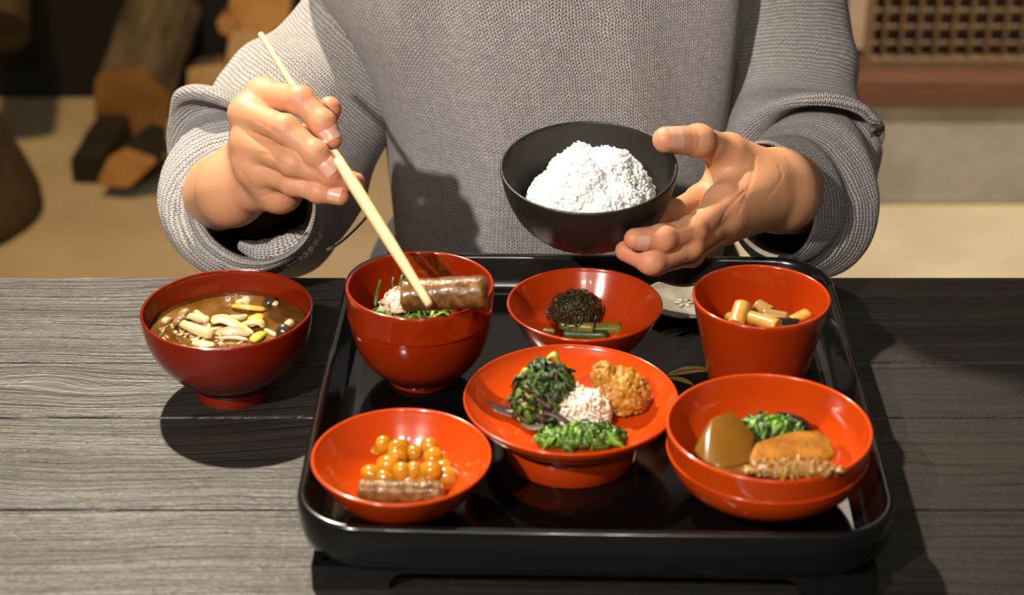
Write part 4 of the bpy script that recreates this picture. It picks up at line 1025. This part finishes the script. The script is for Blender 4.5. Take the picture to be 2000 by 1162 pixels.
# left hand (on the right of the picture) under the rice bowl
W2 = J(1520, 372, 1.352)
lf = {
 'thumb': ([J(1440, 316, 1.325), J(1420, 298, 1.315), J(1364, 275, 1.287), J(1300, 273, 1.270)], [.0150, .0122, .0108, .0092]),
 'index': ([J(1422, 345, 1.325), J(1366, 388, 1.318), J(1318, 415, 1.296), J(1288, 428, 1.276)], [.0108, .0092, .0084, .0074]),
 'middle': ([J(1415, 398, 1.290), J(1350, 452, 1.252), J(1292, 466, 1.230), J(1240, 467, 1.222)], [.0112, .0098, .0088, .0074]),
 'ring': ([J(1414, 428, 1.290), J(1345, 480, 1.252), J(1272, 510, 1.232), J(1222, 490, 1.240)], [.0105, .0092, .0084, .0072]),
 'pinky': ([J(1412, 445, 1.300), J(1350, 496, 1.270), J(1280, 514, 1.250), J(1225, 492, 1.252)], [.0098, .0082, .0076, .0066]),
}
lp_ = [(W2, J(1422, 330, 1.325), .0215, .0125), (W2, J(1422, 350, 1.318), .0215, .0115), (W2, J(1415, 398, 1.290), .022, .0115), (W2, J(1414, 428, 1.290), .0215, .0110), (W2, J(1412, 445, 1.300), .021, .0105),
       (J(1490, 340, 1.335), J(1425, 305, 1.315), .017, .0135), (J(1480, 372, 1.325), J(1420, 400, 1.292), .018, .013)]
lw = [(W2, J(1566, 378, 1.455), .0215, .026), (J(1520, 348, 1.352), J(1552, 358, 1.42), .018, .022), (J(1528, 398, 1.352), J(1552, 398, 1.42), .018, .022)]
lcr = [([(1454, 373), (1425, 403), (1404, 440)], .0014, .0009), ([(1475, 306), (1466, 356), (1442, 415)], .0016, .0007), ([(1522, 325), (1526, 348), (1500, 385)], .0014, .0006),
       ([(1405, 285), (1390, 310), (1372, 330)], .0013, .0006), ([(1400, 350), (1385, 378), (1362, 400)], .0014, .0008), ([(1362, 255), (1368, 268), (1364, 285)], .0009, .0005), ([(1350, 257), (1355, 270), (1352, 286)], .0008, .0004),
       ([(1440, 330), (1420, 350), (1405, 385)], .0012, .0005)]
LV, LQ, Lfl, Lfield = build_hand(lp_, lf, lw, creases=lcr)

# the rest of the body, seated behind the table
PX, PY = .040, 1.50
def T(x, y, z): return np.array((PX+x, PY+y, z))
G = Field((-.50, .95, -.02), (.58, 1.85, 1.46), .010); D = G.new()
K = .05
for a, b, ra, rb in [(T(0, .02, .56), T(0, .03, .72), .125, .105), (T(-.06, .02, .56), T(.06, .02, .56), .10, .10), (T(0, .03, .72), T(0, .02, .92), .100, .105), (T(-.06, .01, .90), T(.06, .01, .90), .09, .09),
                     (T(-.10, .03, 1.02), T(.10, .03, 1.02), .040, .040), (T(0, .03, 1.05), T(0, .0, 1.16), .055, .05)]: G.cap(D, a, b, ra, rb, K)
for a, b, ra, rb in [(T(0, -.02, 1.24), T(0, .0, 1.31), .072, .088), (T(0, -.075, 1.20), T(0, -.02, 1.24), .038, .06)]: G.cap(D, a, b, ra, rb, .03)
G.cap(D, T(0, -.098, 1.255), T(0, -.085, 1.285), .011, .008, .02); 
for s in (-1, 1): G.cap(D, T(s*.086, .0, 1.25), T(s*.088, .005, 1.285), .012, .014, .012)
RE, LE = J(440, 385, 1.50), J(1585, 372, 1.51)
for ch in ([(T(-.115, .035, .99), .036), (J(705, 92, 1.57), .040), (J(618, 207, 1.545), .038), (J(545, 295, 1.52), .036), (J(495, 360, 1.50), .034), (J(430, 372, 1.44), .026), (J(400, 372, 1.42), .025)],
           [(T(.115, .035, .99), .036), (J(1535, 90, 1.555), .040), (J(1542, 190, 1.545), .038), (J(1562, 285, 1.51), .029), (J(1578, 355, 1.50), .030), (J(1566, 378, 1.455), .026)]):
    for (a, ra), (b, rb) in zip(ch, ch[1:]): G.cap(D, a, b, ra, rb, .02)
for s in (-1, 1):
    G.cap(D, T(s*.085, .02, .55), T(s*.11, -.36, .55), .075, .055, .03); G.cap(D, T(s*.11, -.36, .55), T(s*.11, -.34, .09), .052, .036, .02); G.cap(D, T(s*.11, -.33, .05), T(s*.12, -.48, .03), .036, .028, .02)
BV, BQ = G.nets(D); BV = relax(BV, BQ, 2)
V = np.vstack([BV, RV, LV]); Q = np.vstack([BQ, RQ+len(BV), LQ+len(BV)+len(RV)])
me = np_mesh(V-np.array(T(0, 0, 0)), Q)
fl = np.concatenate([np.zeros(len(BV)), Rfl, Lfl])
at_ = me.attributes.new('flush', 'FLOAT', 'POINT'); at_.data.foreach_set('value', fl.astype(np.float32))
person = link('person', me, M['skin']); person.location = T(0, 0, 0)
tag(person, 'person in a loose grey knitted sweater sitting at the table holding chopsticks and rice', 'person')
def child(name, me, m, parent=person, **k):
    o = link(name, me, m, parent, **k)
    if parent is person: o.matrix_parent_inverse = Matrix.Translation(-Vector(T(0, 0, 0)))
    return o
tocam = -np.array(FW)
for js, rs, dr, wd, lg, fld in [
    (*rf['index'], tocam+np.array((.15, 0, .35)), .0058, .0105, Rfield), (*rf['middle'], tocam+np.array((.15, 0, .4)), .0056, .0102, Rfield), (*rf['pinky'], tocam+np.array((.05, 0, .5)), .0048, .009, Rfield),
    (*lf['thumb'], tocam+np.array((0, 0, .25)), .0078, .0125, Lfield), (*lf['middle'], tocam*.5+np.array((0, -.2, -.35)), .0058, .010, Lfield)]:
    child('fingernail', nail_mesh(fld, js, rs, dr, wd, lg), M['nail'])
# hair and trousers
G = Field((-.20, 1.25, .95), (.28, 1.75, 1.48), .010); D = G.new()
for a, b, ra, rb in [(T(0, .015, 1.30), T(0, .02, 1.325), .095, .096), (T(0, .06, 1.28), T(0, .075, 1.12), .075, .05)]: G.cap(D, a, b, ra, rb, .03)
HV, HQ = G.nets(D); child('hair', np_mesh(HV, HQ), M['hair'])
G = Field((-.25, .95, .05), (.33, 1.75, .80), .010); D = G.new()
G.cap(D, T(-.06, .02, .56), T(.06, .02, .56), .112, .112, .03); G.cap(D, T(0, .02, .56), T(0, .03, .66), .134, .12, .03)
for s in (-1, 1): G.cap(D, T(s*.085, .02, .55), T(s*.11, -.36, .55), .085, .066, .03); G.cap(D, T(s*.11, -.36, .55), T(s*.11, -.34, .12), .062, .052, .02)
HV, HQ = G.nets(D); child('trousers', np_mesh(relax(HV, HQ, 2), HQ), M['trousers'])

# ------------------------------------------------------------------ sweater
def loft(rings, nu, nv, fold, parent, name, m, uscale=1.0, closed=True, thick=.0):
    """rings: (nr, nk, 3) control points; smooth loft with UVs in metres"""
    Rg = np.array(rings, float); nr, nk = Rg.shape[:2]
    # around
    def around(P):
        out = np.empty((nu, 3))
        for i in range(nu):
            t = i/nu*nk; k = int(t) % nk; f = t-int(t)
            a, b, c, d = P[(k-1) % nk], P[k], P[(k+1) % nk], P[(k+2) % nk]
            out[i] = .5*((2*b)+(-a+c)*f+(2*a-5*b+4*c-d)*f*f+(-a+3*b-3*c+d)*f**3)
        return out
    A = np.array([around(P) for P in Rg])            # nr, nu, 3
    B = np.array([spline(A[:, i], nv) for i in range(nu)])  # nu, nv, 3
    B = B.transpose(1, 0, 2)                         # nv, nu, 3
    dv = np.gradient(B, axis=0); du = np.roll(B, -1, 1)-np.roll(B, 1, 1)
    N = np.cross(du, dv); N /= np.maximum(np.linalg.norm(N, axis=2)[..., None], 1e-9)
    cen = B.mean(1, keepdims=True)
    sgn = np.sign(((B-cen)*N).sum(2).mean()); N *= sgn
    us = np.arange(nu)/nu; vs = np.arange(nv)/(nv-1)
    B = B+N*fold(us[None, :], vs[:, None], B)[..., None]
    # uv in metres: mean circumference and arc length
    seg = np.linalg.norm(np.diff(B, axis=0), axis=2).mean(1); vlen = np.concatenate([[0], np.cumsum(seg)])
    circ_ = np.linalg.norm(np.roll(B, -1, 1)-B, axis=2).sum(1); cm = np.median(circ_)
    V = B.reshape(-1, 3); Q = []; UV = []
    for j in range(nv-1):
        for i in range(nu):
            i2 = (i+1) % nu
            q = (j*nu+i, j*nu+i2, (j+1)*nu+i2, (j+1)*nu+i)
            u0, u1 = i/nu*cm*uscale, (i+1)/nu*cm*uscale; uv = ((u0, vlen[j]), (u1, vlen[j]), (u1, vlen[j+1]), (u0, vlen[j+1]))
            if sgn < 0: q = q[::-1]; uv = uv[::-1]
            Q.append(q); UV.append(uv)
    me = mesh_from(V, Q)
    ul = me.uv_layers.new(name='UVMap'); ul.data.foreach_set('uv', np.array(UV, np.float32).ravel())
    o = child(name, me, m, parent)
    return o, B
def ell(c, u, v, nk=10, pw=1.0):
    c, u, v = map(np.array, (c, u, v)); out = []
    for i in range(nk):
        a = 2*math.pi*i/nk; ca, sa = math.cos(a), math.sin(a)
        out.append(c+u*np.sign(ca)*abs(ca)**pw+v*np.sign(sa)*abs(sa)**pw)
    return out
def nz(x, y, z): return noise.noise(Vector((x, y, z)))
# torso: rings from the hem up; angle 0 = the person's left (+x), 90 = back, 270 = front
def tring(z, cx, yf, yb, a, pw=.80): return ell((PX+cx, (yf+yb)/2, z), (a, 0, 0), (0, (yb-yf)/2, 0), 16, pw)
trings = [tring(.60, -.004, 1.345, 1.66, .142), tring(.645, -.002, 1.340, 1.665, .146), tring(.70, 0, 1.335, 1.66, .150), tring(.76, .002, 1.338, 1.655, .154), tring(.82, -.004, 1.348, 1.645, .170),
          tring(.88, -.018, 1.362, 1.64, .194), tring(.94, -.022, 1.382, 1.64, .202), tring(1.0, -.01, 1.410, 1.64, .195), tring(1.05, 0, 1.44, 1.62, .165), tring(1.09, 0, 1.455, 1.60, .125), tring(1.115, 0, 1.455, 1.585, .085)]
def tfold(u, v, B):
    out = np.zeros(B.shape[:2])
    for j in range(B.shape[0]):
        for i in range(B.shape[1]):
            x, y, z = B[j, i]
            s = .006*nz(x*9, y*9, z*4)+.0035*nz(x*22+3, y*20, z*8)
            # soft vertical drapes towards the sides
            s += .004*math.sin((x-PX)*70+z*6)*min(1, abs(x-PX)/.12)
            # deep crease at the person's left armhole
            d = (x-PX-.150)-(.055*(z-.78)); s -= .012*math.exp(-(d/.012)**2)*(1 if y < 1.5 and z > .74 else 0)
            out[j, i] = s
    return out
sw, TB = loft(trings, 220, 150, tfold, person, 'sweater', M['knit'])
# sleeves: rings of pixel centre/depth with half axes (right, down, away) in metres
def sring(px, py, z, u, v, nk=12):
    c = J(px, py, z)
    U = np.array(RT)*u[0]-np.array(UP)*u[1]+np.array(FW)*u[2]; Vv = np.array(RT)*v[0]-np.array(UP)*v[1]+np.array(FW)*v[2]
    return ell(c, U, Vv, nk)
def sfold(amp, freq, seed, knots):
    def f(u, v, B):
        out = np.zeros(B.shape[:2]); nvv, nuu = out.shape
        for j in range(nvv):
            vv = j/(nvv-1); e = min(1, vv/.08)*min(1, (1-vv)/.06)
            vv = (vv*13-2)/11
            for i in range(nuu):
                x, y, z = B[j, i]; a = 2*math.pi*i/nuu
                s = amp*.5*nz(x*16+seed, y*16, z*16)
                for (v0, w_, am, ph, sk) in knots:
                    s += am*math.exp(-((vv-v0-sk*math.sin(a+ph))/w_)**2)*(.55+.45*math.cos(a+ph))
                out[j, i] = s*e
        return out
    return f
rs_ = [ell((-.06, 1.52, 1.045), (-.047, 0, .057), (0, .072, 0), 12), ell((-.100, 1.525, .955), (-.058, 0, .034), (0, .066, 0), 12), sring(760, -20, 1.58, (-.045, -.045, 0), (.0, .02, .055)), sring(700, 92, 1.570, (-.046, -.041, 0), (.01, 0, .058)), sring(615, 207, 1.545, (-.051, -.042, .0), (.01, .01, .062)),
       sring(545, 295, 1.52, (-.062, -.038, .0), (.02, .03, .070)), sring(492, 362, 1.505, (-.066, -.018, .01), (.02, .062, .03)), sring(478, 390, 1.465, (-.064, -.005, .012), (.004, .060, .0)),
       sring(480, 398, 1.425, (-.062, .0, .012), (.0, .056, -.004)), sring(486, 402, 1.392, (-.058, .004, .012), (.004, .052, -.006)), sring(492, 402, 1.368, (-.050, .006, .014), (.010, .046, -.008)),
       sring(497, 402, 1.362, (-.0455, .006, .014), (.010, .042, -.008)), sring(498, 402, 1.372, (-.0435, .004, .014), (.008, .040, -.008)), sring(492, 398, 1.41, (-.044, .0, .012), (.0, .041, -.004))]
rk = [(.18, .03, .007, .5, .05), (.27, .024, -.009, .2, .04), (.34, .03, .010, -.2, .05), (.42, .020, -.010, 0, .03), (.48, .024, .009, .3, .02), (.545, .016, -.009, .4, .03), (.60, .02, .008, .4, .02), (.65, .014, -.007, .1, .02), (.695, .016, .005, .2, .02)]
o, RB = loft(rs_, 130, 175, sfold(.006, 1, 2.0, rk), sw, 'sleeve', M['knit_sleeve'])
ls_ = [ell((.14, 1.52, 1.045), (.047, 0, .057), (0, .072, 0), 12), ell((.182, 1.53, .965), (.058, 0, .034), (0, .066, 0), 12), sring(1500, -140, 1.55, (.048, -.02, 0), (0, .0, .06)), sring(1520, -10, 1.555, (.055, -.008, 0), (0, 0, .058)), sring(1535, 90, 1.555, (.056, 0, 0), (0, .005, .058)), sring(1542, 190, 1.545, (.056, .004, 0), (-.005, .01, .060)),
       sring(1562, 280, 1.51, (.060, .004, 0), (-.01, .03, .066)), sring(1588, 345, 1.505, (.054, -.012, .0), (.004, .058, .035)), sring(1578, 388, 1.465, (.053, -.004, -.008), (.006, .062, .0)),
       sring(1548, 398, 1.43, (.049, 0, -.012), (.004, .056, -.006)), sring(1518, 394, 1.402, (.038, .002, -.014), (.004, .049, -.006)), sring(1506, 392, 1.390, (.032, .002, -.012), (.004, .045, -.005)),
       sring(1510, 391, 1.396, (.030, .002, -.012), (.003, .043, -.005)), sring(1545, 388, 1.44, (.034, 0, -.008), (.0, .043, -.002))]
lk = [(.22, .03, .004, 0, .03), (.33, .022, -.006, .3, .03), (.40, .03, .006, .2, .03), (.50, .022, -.008, .1, .04), (.57, .03, .006, 0, .03), (.66, .022, -.005, -.3, .03)]
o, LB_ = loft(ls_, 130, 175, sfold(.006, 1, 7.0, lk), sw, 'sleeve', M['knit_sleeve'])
def knit_roll(name, pts, rads, seg=40, n=60):
    S_ = spline(pts, n); r_ = spline([(q,) for q in rads], n)[:, 0]
    r_ = r_*(1+.06*np.sin(np.arange(n)*.55))
    me_ = tube_mesh(S_, r_, seg); ln_ = np.concatenate([[0], np.cumsum(np.linalg.norm(np.diff(S_, axis=0), axis=1))])
    ul_ = me_.uv_layers.new(name='UVMap')
    for p_ in me_.polygons:
        for li in p_.loop_indices:
            vi = me_.loops[li].vertex_index; k_ = vi % seg
            if k_ == 0 and any(me_.loops[q].vertex_index % seg == seg-1 for q in p_.loop_indices): k_ = seg
            ul_.data[li].uv = (k_/seg*2*math.pi*float(np.mean(r_)), ln_[vi//seg])
    return child(name, me_, M['knit_sleeve'], sw)
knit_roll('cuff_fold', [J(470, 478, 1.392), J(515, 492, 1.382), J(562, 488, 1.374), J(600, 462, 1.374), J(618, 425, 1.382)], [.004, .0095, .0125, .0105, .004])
S = spline([J(640, 488, 1.375), J(668, 470, 1.37), J(700, 440, 1.375), J(722, 415, 1.38)], 14)
child('loose_yarn', tube_mesh(S, [.0013]*14, 6), M['knit_sleeve'], sw)

# stool behind the table
stool = empty('stool', (PX, 1.55, 0)); tag(stool, 'plain dark stool under the seated person behind the table', 'stool')
bm = bmesh.new(); box_bm(bm, -.20, .20, -.16, .17, .40, .44, .006); bm_obj('seat', bm, M['sill_wood'], stool, smooth=False)
for sx in (-1, 1):
    for sy in (-1, 1):
        bm = bmesh.new(); box_bm(bm, sx*.17-.018, sx*.17+.018, sy*.13-.018, sy*.13+.018, 0, .40, .003); bm_obj('leg', bm, M['sill_wood'], stool, smooth=False)

# paper wall lamp high on the raised house wall (it mirrors in the tray)
lamp = empty('wall_lamp', (.66, YW+.10, 2.0)); tag(lamp, 'small square paper lamp fixed high on the wall behind the table', 'lamp')
M['paper'] = bpy.data.materials.new('lit_paper'); M['paper'].use_nodes = True; N, L = nodes(M['paper'])
N['Principled BSDF'].inputs['Base Color'].default_value = (.8, .75, .62, 1); N['Principled BSDF'].inputs['Emission Color'].default_value = (1, .86, .66, 1); N['Principled BSDF'].inputs['Emission Strength'].default_value = 7
bm = bmesh.new(); box_bm(bm, -.10, .10, -.13, -.02, .012, .33, .004); bm_obj('paper_shade', bm, M['paper'], lamp, smooth=False)
for z0 in (0, .33):
    bm = bmesh.new(); box_bm(bm, -.112, .112, -.142, 0, z0, z0+.012, .002); bm_obj('frame', bm, M['sill_wood'], lamp, smooth=False)
for x in (-.106, .106):
    bm = bmesh.new(); box_bm(bm, x-.006, x+.006, -.142, -.13, .012, .33, .001); bm_obj('frame', bm, M['sill_wood'], lamp, smooth=False)
bm = bmesh.new(); box_bm(bm, -.05, .05, -.02, 0, .05, .28, .002); bm_obj('back_plate', bm, M['sill_wood'], lamp, smooth=False)
